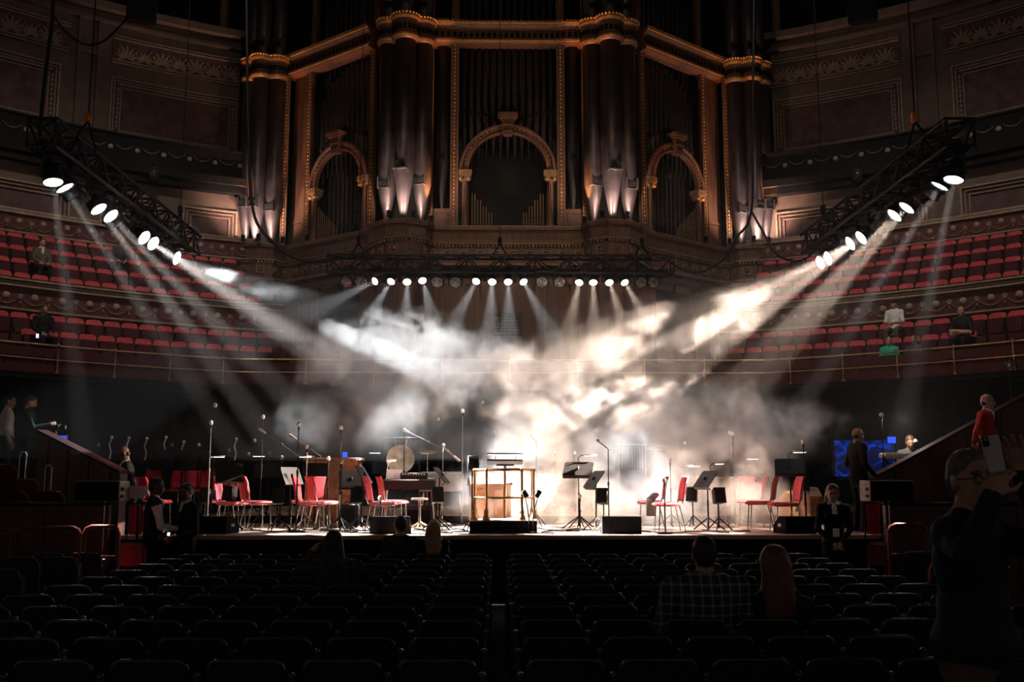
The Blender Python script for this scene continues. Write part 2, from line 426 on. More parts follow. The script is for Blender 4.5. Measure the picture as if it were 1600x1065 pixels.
    for i, (R, zt) in enumerate(ROWS):
        z = zt - .80; R0 = R - .42; R1 = (R + 1.2) if i == 1 else R + .6
        st.arc(R0, R1, z - .6, z, *A(21, 66), 30)
    struct('floor_tier_' + sname, st, 'floor_dark', 'stepped floor of the seat tiers, %s of the organ' % sname)
    # ---- black drapes below the tier
    dr = MB(); n = 90; vs = []
    for i in range(n + 1):
        t = s * (26 + 44 * i / n); r = 15.95 + .04 * math.sin(i * 1.9)
        vs += [cyl(t, r, 0), cyl(t, r, 4.35)]
    dr.add(vs, [(2 * i, 2 * i + 2, 2 * i + 3, 2 * i + 1) for i in range(n)], 0, True); dr.arc(15.6, 16.2, 4.2, 4.34, s * 26, s * 70, 24)
    struct('wall_drape_' + sname, dr, 'black_cloth', 'black drape hanging below the %s seat tier' % sname)
    # gallery columns high up
    for t in (24.5, 31, 38):
        g = obj('gallery_column', MB().lathe([(.22, 17.85), (.22, 18.1), (.16, 18.2), (.15, 22), (.22, 22.2)], 10, c=cyl(s * t, 24.6, 0)), 'dull_gold', wall)

# centre: wall behind the stage and the choir floor
wr = MB(); n = 60; vs = []
for i in range(n + 1):
    x = -7.4 + 14.6 * i / n; y = 26.35 + .03 * math.sin(i * 2.1); vs += [(x, y, .9), (x, y, 4.33)]
wr.add(vs, [(2 * i, 2 * i + 2, 2 * i + 3, 2 * i + 1) for i in range(n)], 0, True)
struct('wall_rear', wr, 'black_cloth', 'black drape behind the stage')
struct('floor_choir', MB().bb((-7.2, 26.35, 4.2), (7.0, 31.0, 4.34)), 'floor_dark', 'choir floor in front of the organ base')
# brass rail with pleated curtain along the front of the lower tier
def railpath(z, R=15.45):
    pts = [cyl(t, R, z) for t in np.linspace(-66, -26.5, 34)] + [Vector((x, 26.3 - (15.45 - R), z)) for x in np.linspace(-6.2, 5.9, 7)] + [cyl(t, R, z) for t in np.linspace(26.5, 66, 34)]
    return pts
rl = thing('brass_railing', 'brass two-bar railing with posts along the front of the lower seat tier', 'railing', (0, 0, 0))
obj('upper_rail', MB().tube(railpath(5.0), .028, 6), 'brass', rl)
obj('lower_rail', MB().tube(railpath(4.66), .02, 6), 'brass', rl)
post = MB().lathe([(.06, 4.34), (.055, 4.38), (.022, 4.44), (.02, 4.98), (.034, 5.0), (.034, 5.04), (0, 5.07)], 8).mesh('post', 'brass')
for t in list(np.arange(-63.2, -27, 5)) + list(np.arange(29.3, 66, 5)):
    p = cyl(t, 15.45, 0); link('post', post, rl, p)
for x in (-5.4, -3.6, -1.8, 0, 1.8, 3.6, 5.2): link('post', post, rl, (x, 26.3, 0))
cu = MB(); pts = railpath(0, 15.62); dense = []
for a, b in zip(pts[:-1], pts[1:]):
    k = max(2, int((b - a).length / .07))
    for i in range(k): dense.append(a + (b - a) * i / k)
vs = []
for i, p in enumerate(dense):
    d = Vector((p.x - HC.x, p.y - HC.y, 0)).normalized() * (.025 * (-1) ** i)
    vs += [p + d + Vector((0, 0, 4.33)), p + d * .6 + Vector((0, 0, 4.94))]
cu.add(vs, [(2 * i, 2 * i + 2, 2 * i + 3, 2 * i + 1) for i in range(len(dense) - 1)], 0, True)
tag(obj('pleated_curtain', cu, 'curtain_red'), 'dark red pleated curtain hung behind the brass railing', 'curtain')

# ---- tier seats: tip-up velvet seats, front towards the arena
def make_tier_seat():
    t = thing('tier_seat', 'x', 'seat', group='red tier seats')
    b = MB(); w = .20; pl = []
    for (u, v) in ((-w, .36), (w, .36), (w, .72), (w - .03, .78), (w - .07, .80), (-w + .07, .80), (-w + .03, .78), (-w, .72)): pl.append((u, v))
    b.ext(pl, lambda u, v, q: Vector((u, -.10 - (v - .36) * .28 - q, v)), 0, .075)
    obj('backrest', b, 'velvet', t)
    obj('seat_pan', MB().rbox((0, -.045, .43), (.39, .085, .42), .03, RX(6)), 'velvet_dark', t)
    for sg in (-1, 1):
        obj('arm', MB().rbox((sg * .212, -.08, .60), (.022, .30, .04), .012).bb((sg * .212 - .01, -.12, 0), (sg * .212 + .01, -.05, .6)), 'black_metal', t)
    return t
seat0 = make_tier_seat(); SEAT_TREE = tree_of(seat0); used = False
RN = ['lower tier front row', 'lower tier back row', 'upper tier first row', 'upper tier second row', 'upper tier third row', 'upper tier top row']
for sname, s in (('left', -1), ('right', 1)):
    for i, (R, zt) in enumerate(ROWS):
        dth = math.degrees(.455 / R); t0 = [23.5, 23.0, 23.2, 23.6, 23.9, 24.2][i]; t1 = [45.4, 48.5, 50, 49, 47.5, 46.5][i]
        k = 0; th = t0
        while th < t1:
            k += 1; lab = 'red tip-up seat, %s, %s out from the organ on its %s' % (RN[i], ORD[k], sname)
            p = cyl(s * th, R, zt - .80); rz = math.pi - math.radians(s * th)
            if not used: used = True; seat0.location = p; seat0.rotation_euler = (0, 0, rz); seat0['label'] = lab
            else: dup(seat0, p, rz, lab, None, SEAT_TREE)
            th += dth
# ---- dark glass lanterns on the upper balcony front
for i, (th, lab) in enumerate(((-35.2, 'dark glass lantern on the left upper balcony front, farther from the organ'), (-30.4, 'dark glass lantern on the left upper balcony front, nearer the organ'), (31.4, 'dark glass lantern on the right upper balcony front, nearer the organ'), (37.6, 'dark glass lantern on the right upper balcony front, farther from the organ'))):
    t = thing('glass_lantern', lab, 'lamp', cyl(th, 22.70, 11.86), math.radians(-th), 'lanterns on the upper balcony')
    obj('globe', MB().sph((0, -.02, -.02), (.20, .20, .24), 14, 10), 'glass_dark', t)
    obj('cap', MB().lathe([(.0, .24), (.08, .23), (.14, .16), (.13, .14)], 12, (0, -.02, 0)), 'black_metal', t)
    obj('bracket', MB().tube([(0, -.02, .22), (0, -.02, .34), (0, .14, .38), (0, .26, .34)], .02, 5), 'black_metal', t)
# ================================================================== the pipe organ
organ = thing('pipe_organ', 'huge dark wooden pipe organ with gilded cornices and grey metal pipes', 'organ', (0, 29.7, 4.34))
ORG = Vector((0, 29.7, 4.34))
def opart(name, mb, mats, parent=None):
    """organ pieces are modelled in world coordinates and hung under the organ"""
    me = mb.mesh(name, mats); o = link(name, me, organ if parent is None else parent)
    if parent is None: o.location = -ORG
    return o
def mirror(path): return path + [(-x, y) for x, y in path[::-1]]
HALF = [(-9.6, 33.6), (-9.15, 33.25), (-8.5, 33.1), (-7.95, 33.25), (-7.75, 33.75), (-7.3, 33.55), (-4.45, 31.25), (-4.2, 30.65), (-3.75, 30.05), (-3.1, 29.9), (-2.6, 30.2), (-2.42, 30.72), (-1.9, 30.8)]
BASE = mirror(HALF)
# base storey: pedestal cornice below the pipes, frieze with square rosettes, lower wood wall
pf = [(-.6, 9.80), (.12, 9.80), (.16, 9.74), (.16, 9.66), (.06, 9.60), (.02, 9.36), (.02, 9.30), (.10, 9.26), (.10, 9.20), (.0, 9.14), (-.02, 8.66), (.10, 8.60), (.12, 8.52), (-.06, 8.44), (-.1, 8.30), (-.24, 8.24)]
base = opart('base_cornice', MB().sweep(BASE, pf), 'organ_wood')
for z, o_, r in ((9.78, .13, .022), (9.63, .085, .015), (9.23, .11, .018), (8.56, .12, .018)):
    s_ = MB(); s_.sweep(BASE, [(o_ - .01, z - r), (o_ + r, z - r), (o_ + r, z + r), (o_ - .01, z + r)], closed_prof=True)
    opart('gilt_line', s_, 'dull_gold', base)
low = MB(); low.sweep(BASE, [(-.24, 8.3), (-.3, 8.2), (-.34, 4.3)])
lowp = opart('lower_case', low, 'organ_wood')
def along(path, step, start=.0):
    """points and headings at equal steps along a polyline"""
    out = []; d = start
    for (x0, y0), (x1, y1) in zip(path[:-1], path[1:]):
        L = math.hypot(x1 - x0, y1 - y0)
        while d < L:
            out.append((x0 + (x1 - x0) * d / L, y0 + (y1 - y0) * d / L, math.atan2(y1 - y0, x1 - x0))); d += step
        d -= L
    return out
ros = MB()
for q in ((0, 0),): 
    ros.box((0, -.012, 0), (.30, .03, .03)); ros.v = []; ros.f = []; ros.m = []; ros.sm = []
for a, b in (((-.13, 0, -.13), (.13, .03, -.10)), ((-.13, 0, .10), (.13, .03, .13)), ((-.13, 0, -.13), (-.10, .03, .13)), ((.10, 0, -.13), (.13, .03, .13))): ros.bb(Vector(a) - Vector((0, .03, 0)), Vector(b) - Vector((0, .03, 0)))
ros.lathe([(.02, .05), (.06, .03), (.07, 0)], 8, rot=RX(90)); rosm = ros.mesh('rosette', 'dull_gold')
for x, y, a in along(BASE, .52, .35):
    o = link('rosette', rosm, base, (x + math.sin(a) * .03, y - math.cos(a) * .03, 8.90), a)
den = MB()
for x, y, a in along(BASE, .115, .05):
    den.box((x + math.sin(a) * .07, y - math.cos(a) * .07, 9.16), (.06, .06, .07), RZ(math.degrees(a)))
tag(opart('dentils', den, 'dull_gold', base), kind='stuff')
den2 = MB()
for x, y, a in along(BASE, .12, .05):
    den2.box((x + math.sin(a) * .03, y - math.cos(a) * .03, 8.48), (.05, .06, .07), RZ(math.degrees(a)))
tag(opart('reeding', den2, 'organ_wood', base), kind='stuff')
# lower case panels: tall stiles, framed panels and dark openings
lp = [(-7.2, 33.8), (-4.35, 31.55), (-3.6, 30.4), (-3.1, 30.25), (-2.3, 31.05), (2.3, 31.05), (3.1, 30.25), (3.6, 30.4), (4.35, 31.55), (7.2, 33.8)]
stile = MB().bb((-.16, -.10, 4.34), (.16, .05, 8.28)).bb((-.22, -.14, 7.95), (.22, .05, 8.1)).bb((-.20, -.13, 4.34), (.20, .05, 4.75)).mesh('stile', 'organ_wood')
edge = MB().bb((-.13, -.115, 4.8), (-.115, -.09, 7.9)).bb((.115, -.115, 4.8), (.13, -.09, 7.9)).mesh('gilt_edge', 'dull_gold')
for x in (-2.15, -1.05, 1.05, 2.15): 
    o = link('stile', stile, lowp, (x, 31.0, 0)); link('gilt_edge', edge, lowp, (x, 31.0, 0))
for s in (-1, 1):
    for f in (.18, .45, .72, .98):
        p = Vector((-4.4, 31.6, 0)).lerp(Vector((-7.2, 33.85, 0)), f); p.x *= -s
        a = math.atan2(-2.25, 2.8) * (1 if s < 0 else -1)
        o = link('stile', stile, lowp, (p.x, p.y, 0), a); link('gilt_edge', edge, lowp, (p.x, p.y, 0), a)
gr = MB(); gr.bb((-.42, 30.96, 6.35), (.42, 31.1, 7.05)); opart('grille_panel', gr, 'void_dark', lowp)
gb = MB()
for i in range(9): gb.cone((-.38 + i * .095, 30.95, 6.4), (-.38 + i * .095, 30.95, 7.0), .012, n=4)
for i in range(7): gb.cone((-.4, 30.95, 6.4 + i * .1), (.4, 30.95, 6.4 + i * .1), .012, n=4)
opart('grille', gb, 'dull_gold', lowp)
for s in (-1, 1):
    q = MB(); p0, p1 = Vector((-4.75, 31.55, 0)), Vector((-6.2, 32.72, 0))
    for p in (p0, p1): p.x *= -s
    n_ = Vector((p1.y - p0.y, -(p1.x - p0.x), 0)).normalized(); n_ = n_ if n_.y < 0 else -n_
    q.add([p0 + n_ * .06 + Vector((0, 0, 6.0)), p1 + n_ * .06 + Vector((0, 0, 6.0)), p1 + n_ * .06 + Vector((0, 0, 7.95)), p0 + n_ * .06 + Vector((0, 0, 7.95))], [(0, 1, 2, 3)])
    opart('dark_opening', q, 'void_dark', lowp)
# ---- backing case behind the pipes
bk = MB(); B2 = mirror([(-9.6, 34.3), (-7.7, 34.3), (-4.3, 31.9), (-2.4, 31.6)]); bk.sweep(B2, [(0, 9.7), (0, 24)])
opart('back_case', bk, 'void_dark')
# ---- upper cornice
UC = [(-7.75, 33.85), (-7.3, 33.55), (-4.45, 31.25)]
def upper(path, name='cornice'):
    pr = [(-.35, 15.94), (.16, 15.94), (.20, 15.99), (.20, 16.06), (.10, 16.10), (.08, 16.14), (.08, 16.45), (.16, 16.50), (.24, 16.58), (.26, 16.68), (-.35, 16.68)]
    o = opart(name, MB().sweep(path, pr, closed_prof=True), 'organ_wood')
    for z, off, r in ((16.02, .20, .03), (16.63, .255, .03), (16.47, .11, .014), (16.12, .09, .012)):
        opart('gilt_line', MB().sweep(path, [(off - .02, z - r), (off + r, z - r), (off + r, z + r), (off - .02, z + r)], closed_prof=True), 'gold', o)
    h = MB()
    for x, y, a in along(path, .19, .1): h.box((x + math.sin(a) * .085, y - math.cos(a) * .085, 16.29), (.10, .02, .15), RZ(math.degrees(a)))
    tag(opart('pierced_holes', h, 'void_dark', o), kind='stuff')
    e = MB()
    for x, y, a in along(path, .085, .04): e.sph((x + math.sin(a) * .26, y - math.cos(a) * .26, 16.70), (.035, .035, .035), 5, 4)
    tag(opart('leaf_cresting', e, 'gold', o), kind='stuff')
upper(UC); upper([(-x, y) for x, y in UC[::-1]])
upper([(-2.42, 30.95), (-1.9, 30.95), (-1.5, 31.05), (1.5, 31.05), (1.9, 30.95), (2.42, 30.95)])
# ---- a pipe with a pointed foot, mouth and ears
PIPES = {}
def pipe(x, y, z0, zm, z1, r, heading=0.0, cap=True, mat='pipe_metal', name='pipe'):
    key = (round(z0, 2), round(zm, 2), round(z1, 2), round(r, 3), mat)
    if key not in PIPES:
        mb = MB(); n = 16 if r > .15 else 10
        mb.lathe([(r * .16, z0), (r * .22, z0 + .05), (r * .96, zm - .06), (r, zm), (r, z1), (r * .9, z1 + .01), (r * .88, z1 - .05)], n)
        w = r * .62; mb2 = MB()
        mb2.add([(-w, -r * .99, zm + .02), (w, -r * .99, zm + .02), (w * .9, -r * 1.03, zm + r * .75), (-w * .9, -r * 1.03, zm + r * .75)], [(0, 1, 2, 3)])
        mb3 = MB()
        for sg in (-1, 1): mb3.bb((sg * w - .01, -r * 1.28, zm - .05), (sg * w + .01, -r * .7, zm + r * 1.1))
        mb3.tube([(-w, -r * .95, zm), (0, -r * 1.1, zm - r * .15), (w, -r * .95, zm)], max(.008, r * .05), 5)
        PIPES[key] = (mb.mesh('pipe', mat), mb2.mesh('mouth', 'void_dark'), mb3.mesh('ears', mat))
    a, b, c = PIPES[key]
    o = link(name, a, organ, Vector((x, y, 0)) - ORG, heading)
    link('mouth', b, o)
    if r > .1: link('ears', c, o)
    return o
def strip(x, y, z0, z1, w, a=0.0, bead=True, mat='gold'):
    """gilded pilaster strip: wooden band with two fillets and beads"""
    o = link('pilaster', MB().bb((-w / 2, -.05, z0), (w / 2, .08, z1)).mesh('pilaster', 'organ_wood'), organ, Vector((x, y, 0)) - ORG, a)
    fl = MB()
    for sg in (-1, 1): fl.bb((sg * w * .42 - .012, -.068, z0 + .08), (sg * w * .42 + .012, -.045, z1 - .05))
    for z in (z0 + .08, z1 - .07): fl.bb((-w * .42, -.068, z), (w * .42, -.045, z + .025))
    link('gilt_fillet', fl.mesh('gilt_fillet', 'dull_gold'), o)
    if bead:
        bd = MB(); n = int((z1 - z0) / .13)
        for i in range(n): bd.sph((0, -.055, z0 + .12 + i * .13), (.032, .025, .045), 6, 4)
        tag(link('bead_row', bd.mesh('bead_row', mat), o), kind='stuff')
    return o
def column(x, y, z0, z1, a=0.0):
    mb = MB(); h = z1 - z0
    mb.lathe([(.15, z0), (.15, z0 + .06), (.12, z0 + .10), (.14, z0 + .16), (.11, z0 + .22), (.13, z0 + .30), (.10, z0 + .36), (.105, z0 + .45), (.095, z1 - .42), (.12, z1 - .38), (.10, z1 - .34)], 14)
    for i in range(10):
        t = 2 * math.pi * i / 10; mb.cone((.1 * math.cos(t), .1 * math.sin(t), z0 + .46), (.094 * math.cos(t), .094 * math.sin(t), z1 - .44), .016, n=4)
    o = link('column', mb.mesh('column', 'organ_wood'), organ, Vector((x, y, 0)) - ORG, a)
    cp = MB(); cp.bb((-.19, -.17, z1 - .22), (.19, .17, z1 - .17)); cp.bb((-.21, -.19, z1 - .17), (.21, .19, z1))
    for sg in (-1, 1): cp.lathe([(.0, -.16), (.075, -.16), (.075, .16), (0, .16)], 10, (sg * .13, 0, z1 - .27), RX(90))
    cp.bb((-.13, -.12, z1 - .36), (.13, .12, z1 - .2))
    link('capital', cp.mesh('capital', 'dull_gold'), o)
def arch(x, y, zs, ri, ro, a=0.0):
    n = 24; mb = MB()
    prof = [(ri, .02), (ri, -.12), (ri + .05, -.14), (ri + .09, -.11), (ro - .14, -.11), (ro - .1, -.17), (ro - .03, -.17), (ro, -.1), (ro, .02)]
    vs = []
    for i in range(n + 1):
        t = math.pi * i / n
        for r, d in prof: vs.append((r * math.cos(t), d, zs + r * math.sin(t)))
    q = len(prof); mb.add(vs, [(i * q + j, i * q + j + 1, (i + 1) * q + j + 1, (i + 1) * q + j) for i in range(n) for j in range(q - 1)])
    o = link('arch', mb.mesh('arch', 'organ_wood'), organ, Vector((x, y, 0)) - ORG, a)
    gb_ = MB(); rm = (ri + ro) / 2
    for i in range(30):
        t = math.pi * (i + .5) / 30; gb_.sph((rm * math.cos(t), -.12, zs + rm * math.sin(t)), (.03, .025, .03), 6, 4)
    for r in (ri + .03, ro - .06):
        gb_.tube([(r * math.cos(math.pi * i / 24), -.155, zs + r * math.sin(math.pi * i / 24)) for i in range(25)], .012, 4)
    tag(link('gilt_beading', gb_.mesh('gilt_beading', 'dull_gold'), o), kind='stuff')
    k = MB(); k.ext([(-.14, ri - .08), (.14, ri - .08), (.20, ro + .12), (-.20, ro + .12)], lambda u, v, t: Vector((u, t, zs + v)), -.28, .0)
    k.bb((-.27, -.34, zs + ro + .12), (.27, .0, zs + ro + .19)); k.bb((-.32, -.38, zs + ro + .19), (.32, .0, zs + ro + .30)); k.bb((-.16, -.33, zs + ri - .02), (.16, -.25, zs + ri + .03)); k.bb((-.18, -.33, zs + ro - .12), (.18, -.25, zs + ro - .07))
    link('keystone', k.mesh('keystone', 'organ_wood'), o)
    # spandrel board behind the arch ring
    sp = MB(); R2 = ro + .02; vs = []
    return o
# ---- centre bay
for s in (-1, 1):
    strip(s * 1.72, 31.0, 9.82, 15.95, .26); strip(s * 2.50, 30.95, 9.82, 15.95, .20)
    strip(s * 1.72, 31.25, 16.68, 20, .26); strip(s * 2.5, 31.2, 16.68, 20, .2, 0, False)
    pipe(s * 2.12, 31.25, 10.5, 12.1, 15.98, .23, mat='pipe_shaded')
    link('bay_panel', MB().bb((-.28, -.02, 9.82), (.28, .1, 10.45)).bb((-.2, -.05, 9.9), (.2, -.02, 9.92)).bb((-.2, -.05, 10.3), (.2, -.02, 10.32)).bb((-.2, -.05, 9.9), (-.18, -.02, 10.32)).bb((.18, -.05, 9.9), (.2, -.02, 10.32)).mesh('bay_panel', 'organ_wood'), organ, Vector((s * 2.12, 31.05, 0)) - ORG)
    column(s * 1.36, 30.98, 9.82, 11.68)
    for i in range(8):                            # small bright pipes stepping down inside the arch
        pipe(s * (1.14 - i * .09), 31.05, 9.8, 10.02, 10.95 - i * .105 + (.1 if i % 2 else 0), .020, mat='dull_gold', name='display_pipe')
arch(0, 31.0, 11.68, 1.24, 1.56)
for i in range(13):
    x = -1.42 + i * 2.84 / 12; k = abs(i - 6)
    pipe(x, 31.32, 12.2 + (.0 if k < 5 else -.3), 13.75 - .05 * (6 - k) + .25 * (k < 2), 15.98, .105, mat='pipe_shaded')
    pipe(x, 31.45, 15.5, 16.7, 19.4 - .12 * k, .10, mat='pipe_shaded')
# ---- oblique bays between the inner and the outer towers
for s in (-1, 1):
    A0, A1 = Vector((-4.33, 31.35, 0)), Vector((-7.45, 33.85, 0))
    ang = math.atan2(-(A1.y - A0.y), -(A1.x - A0.x)) * (1 if s < 0 else -1)
    nrm = Vector((-(A1 - A0).y, (A1 - A0).x, 0)).normalized(); nrm = nrm if nrm.y < 0 else -nrm
    def Q(f, o=0.0):
        p = A0.lerp(A1, f) + nrm * o; return Vector((p.x * -s, p.y, 0))
    def lab_(f, o): p = Q(f, o); return p.x, p.y
    p = Q(.02, .04); strip(p.x, p.y, 9.82, 15.95, .24, ang)
    p = Q(.80, .04); strip(p.x, p.y, 9.82, 15.95, .26, ang)
    p = Q(.02, -.1); strip(p.x, p.y, 16.68, 20, .24, ang, False); p = Q(.80, -.1); strip(p.x, p.y, 16.68, 19.0, .26, ang)
    L = (A1 - A0).length; fm = .41
    p = Q(fm, .02); arch(p.x, p.y, 11.68, 1.08, 1.40, ang)
    for f in (fm - 1.24 / L, fm + 1.24 / L):
        p = Q(f, .0); column(p.x, p.y, 9.82, 11.68, ang)
    tops = [15.0, 15.25, 15.4, 15.55, 15.7, 15.8, 15.9, 15.95, 15.98, 15.98, 15.98]
    for i in range(11):
        f = .10 + .60 * (1 - i / 10); p = Q(f, -.25); k = abs(i - 5)
        pipe(p.x, p.y, 12.1 - .2 * (k > 4), 13.55 - .09 * k + .16 * (i == 4), tops[i] if i else 14.9, .11, ang, mat='pipe_shaded')
        p = Q(f, -.3); pipe(p.x, p.y, 15.4, 16.7, 18.6 - .18 * ((i * 3) % 5) + .1 * i, .085, ang, mat='pipe_shaded')
    for i in range(10):
        p = Q(fm + (1.0 - i * .1) / L, .02); pipe(p.x, p.y, 9.8, 10.05, 11.0 - i * .09, .020, ang, mat='dull_gold', name='display_pipe')
    for i in range(9):
        p = Q(fm + (.85 - i * .21) / L, -.35); pipe(p.x, p.y, 9.8, 10.6, 12.6, .085, ang, mat='pipe_shaded')
    p = Q(.93, .0)
    link('side_panel', MB().bb((-.36, 0, 9.8), (.36, .06, 15.95)).bb((-.30, -.03, 9.9), (.30, 0, 10.6)).bb((-.36, -.05, 10.62), (.36, 0, 10.72)).mesh('side_panel', 'organ_wood'), organ, Vector((p.x, p.y, 0)) - ORG, ang)
    strip(s * 7.72, 33.60, 9.82, 15.95, .2, 0, True)
# ---- towers of large pipes with lobed gilded caps
def cap(x, y, r, z0=15.72, parent=None):
    prof = [(r * .72, z0 - .02), (r * .98, z0), (r * 1.06, z0 + .06), (r * 1.06, z0 + .12), (r * .98, z0 + .16), (r * .96, z0 + .22), (r * .96, z0 + .52), (r * 1.02, z0 + .57), (r * 1.10, z0 + .64), (r * 1.14, z0 + .74), (r * 1.10, z0 + .78), (r * .6, z0 + .78)]
    mb = MB().lathe(prof, 24, (0, 0, 0))
    o = link('tower_cap', mb.mesh('tower_cap', 'organ_wood'), organ, Vector((x, y, 0)) - ORG)
    g = MB().lathe([(r * 1.07, z0 + .03), (r * 1.1, z0 + .06), (r * 1.1, z0 + .12), (r * 1.07, z0 + .15)], 24); link('gilt_band', g.mesh('gilt_band', 'gold'), o)
    g = MB().lathe([(r * 1.10, z0 + .62), (r * 1.17, z0 + .69), (r * 1.17, z0 + .76), (r * 1.1, z0 + .79)], 24)
    link('gilt_band', g.mesh('gilt_band', 'gold'), o)
    h = MB(); n = 16
    for i in range(n):
        t = 2 * math.pi * i / n; h.box((r * .965 * math.cos(t), r * .965 * math.sin(t), z0 + .37), (.03, .11, .17), RZ(math.degrees(t)))
    tag(link('pierced_holes', h.mesh('pierced_holes', 'void_dark'), o), kind='stuff')
    e = MB(); n = 26
    for i in range(n):
        t = 2 * math.pi * i / n; e.sph((r * 1.14 * math.cos(t), r * 1.14 * math.sin(t), z0 + .81), (.05, .05, .04), 5, 4)
    tag(link('leaf_cresting', e.mesh('leaf_cresting', 'gold'), o), kind='stuff')
for s in (-1, 1):
    for (x, y, r, zm) in ((3.83, 30.62, .30, 10.95), (3.27, 30.25, .34, 11.45), (2.72, 30.58, .30, 11.05)):
        pipe(s * x, y, 9.80, zm, 15.80, r, s * .25); cap(s * x, y, r * 1.22)
        pipe(s * x, y + .12, 15.6, 17.0, 21, r * .85, s * .2)
    for (x, y, r, zm) in ((9.05, 33.75, .28, 11.2), (8.62, 33.40, .29, 11.1), (8.08, 33.55, .30, 11.0)):
        pipe(s * x, y, 9.80, zm, 15.85, r, s * .3); cap(s * x, y, r * 1.15)
        pipe(s * x, y + .2, 15.6, 17.0, 21, r * .85, s * .3)
# lamps at the feet of the towers, washing the pipes from below
def uplight(x, y, tx, ty, tz, e, color, cone=40, lab=''):
    t = thing('uplight', lab, 'lamp', (x, y, 9.83), 0, 'uplights on the organ ledge')
    obj('base', MB().rbox((0, 0, .02), (.16, .12, .04), .01), 'black_metal', t)
    obj('housing', MB().lathe([(0, .04), (.05, .05), (.07, .12), (.075, .19), (.06, .19), (.06, .15), (0, .15)], 10), 'black_metal', t)
    lamp('SPOT', (x, y, 9.83 + .16), (tx, ty, tz), e, color, .05, cone, .6, 'uplight_beam')
PINK = (1, .64, .53); ORANGE = (1, .37, .13)
for s, nm in ((-1, 'left'), (1, 'right')):
    uplight(s * 8.90, 32.90, s * 8.85, 33.5, 10.9, 80, PINK, 140, 'small uplight below the outermost pipe of the outer tower %s of the arches' % nm)
    uplight(s * 8.36, 32.78, s * 8.36, 33.4, 10.9, 110, PINK, 140, 'small uplight below the inner pipes of the outer tower %s of the arches' % nm)
    uplight(s * 7.62, 33.15, s * 7.75, 33.5, 16, 160, ORANGE, 16, 'small uplight washing the gilded strip of the organ\'s %s outer tower' % nm)
    uplight(s * 3.66, 29.74, s * 3.62, 30.3, 10.9, 80, PINK, 140, 'small uplight below the inner pipe tower %s of the central arch, outer side' % nm)
    uplight(s * 2.90, 29.74, s * 2.92, 30.4, 10.9, 80, PINK, 140, 'small uplight below the inner pipe tower %s of the central arch, inner side' % nm)
    uplight(s * 2.40, 30.35, s * 2.85, 30.2, 16.0, 480, ORANGE, 26, 'small uplight beside the inner tower aimed at its cap, %s of centre' % nm)
    uplight(s * 9.2, 33.1, s * 8.5, 33.0, 16.0, 600, ORANGE, 26, 'small uplight aimed at the cap of the outermost organ tower on the %s' % nm)
    uplight(s * 5.0, 31.45, s * 5.2, 31.7, 16, 110, ORANGE, 24, 'small uplight washing the cornice beside the %s side arch, inner end' % nm)
    uplight(s * 6.75, 32.85, s * 6.9, 33.2, 16, 70, ORANGE, 22, 'small uplight washing the cornice beside the %s side arch, outer end' % nm)
# ================================================================== lighting rig
def truss(a, b, label, w=.42):
    a = Vector(a); b = Vector(b); d = (b - a); L = d.length; d.normalize()
    t = thing('lighting_truss', label, 'truss', a, math.atan2(d.y, d.x)); h = w / 2      # local x runs along the truss
    ch = MB().cone((0, 0, 0), (L, 0, 0), .034, n=8).mesh('chord', 'black_metal')
    for y in (-h, h):
        for z in (-h, h): link('chord', ch, t, (0, y, z))
    n = max(4, int(L / w)); st = L / n
    dm = MB().cone((0, 0, -h), (st, 0, h), .02, n=5).mesh('brace', 'black_metal'); dn = MB().cone((0, 0, h), (st, 0, -h), .02, n=5).mesh('brace', 'black_metal')
    hm = MB().cone((0, -h, 0), (st, h, 0), .02, n=5).mesh('brace', 'black_metal')
    cr = MB().cone((0, -h, 0), (0, h, 0), .022, n=5).mesh('cross_bar', 'black_metal'); vr = MB().cone((0, 0, -h), (0, 0, h), .022, n=5).mesh('upright', 'black_metal')
    for i in range(n):
        for y in (-h, h): link('brace', dm if i % 2 else dn, t, (i * st, y, 0))
        link('brace', hm, t, (i * st, 0, h))
        if i % 2 == 0: link('brace', hm, t, (i * st, 0, -h))
    for i in range(0, n + 1, 2):
        for z in (-h, h): link('cross_bar', cr, t, (i * st, 0, z))
        for y in (-h, h): link('upright', vr, t, (i * st, y, 0))
    cb = MB()
    for k in range(5):
        cb.tube([(L * u, (k - 2) * .05, -h + .05 + .035 * math.sin(9 * u + k) + .02 * k) for u in np.linspace(.01, .99, 26)], .022, 5)
    for u in np.arange(.06, .98, .085): cb.rbox((L * u, 0, -h + .10), (.26, .3, .16), .02)
    tag(obj('cable_loom', cb, 'black_plastic', t), 'black cables and boxes lying in the truss', kind='stuff')
    return t
truss((-7.22, 14.55, 7.05), (-7.22, 21.95, 7.05), 'black lighting truss receding along the left side of the stage')
truss((6.66, 14.35, 7.05), (6.66, 21.6, 7.05), 'black lighting truss receding along the right side of the stage')
truss((-4.47, 24.0, 7.06), (3.98, 24.0, 7.06), 'black lighting truss across the stage below the organ')

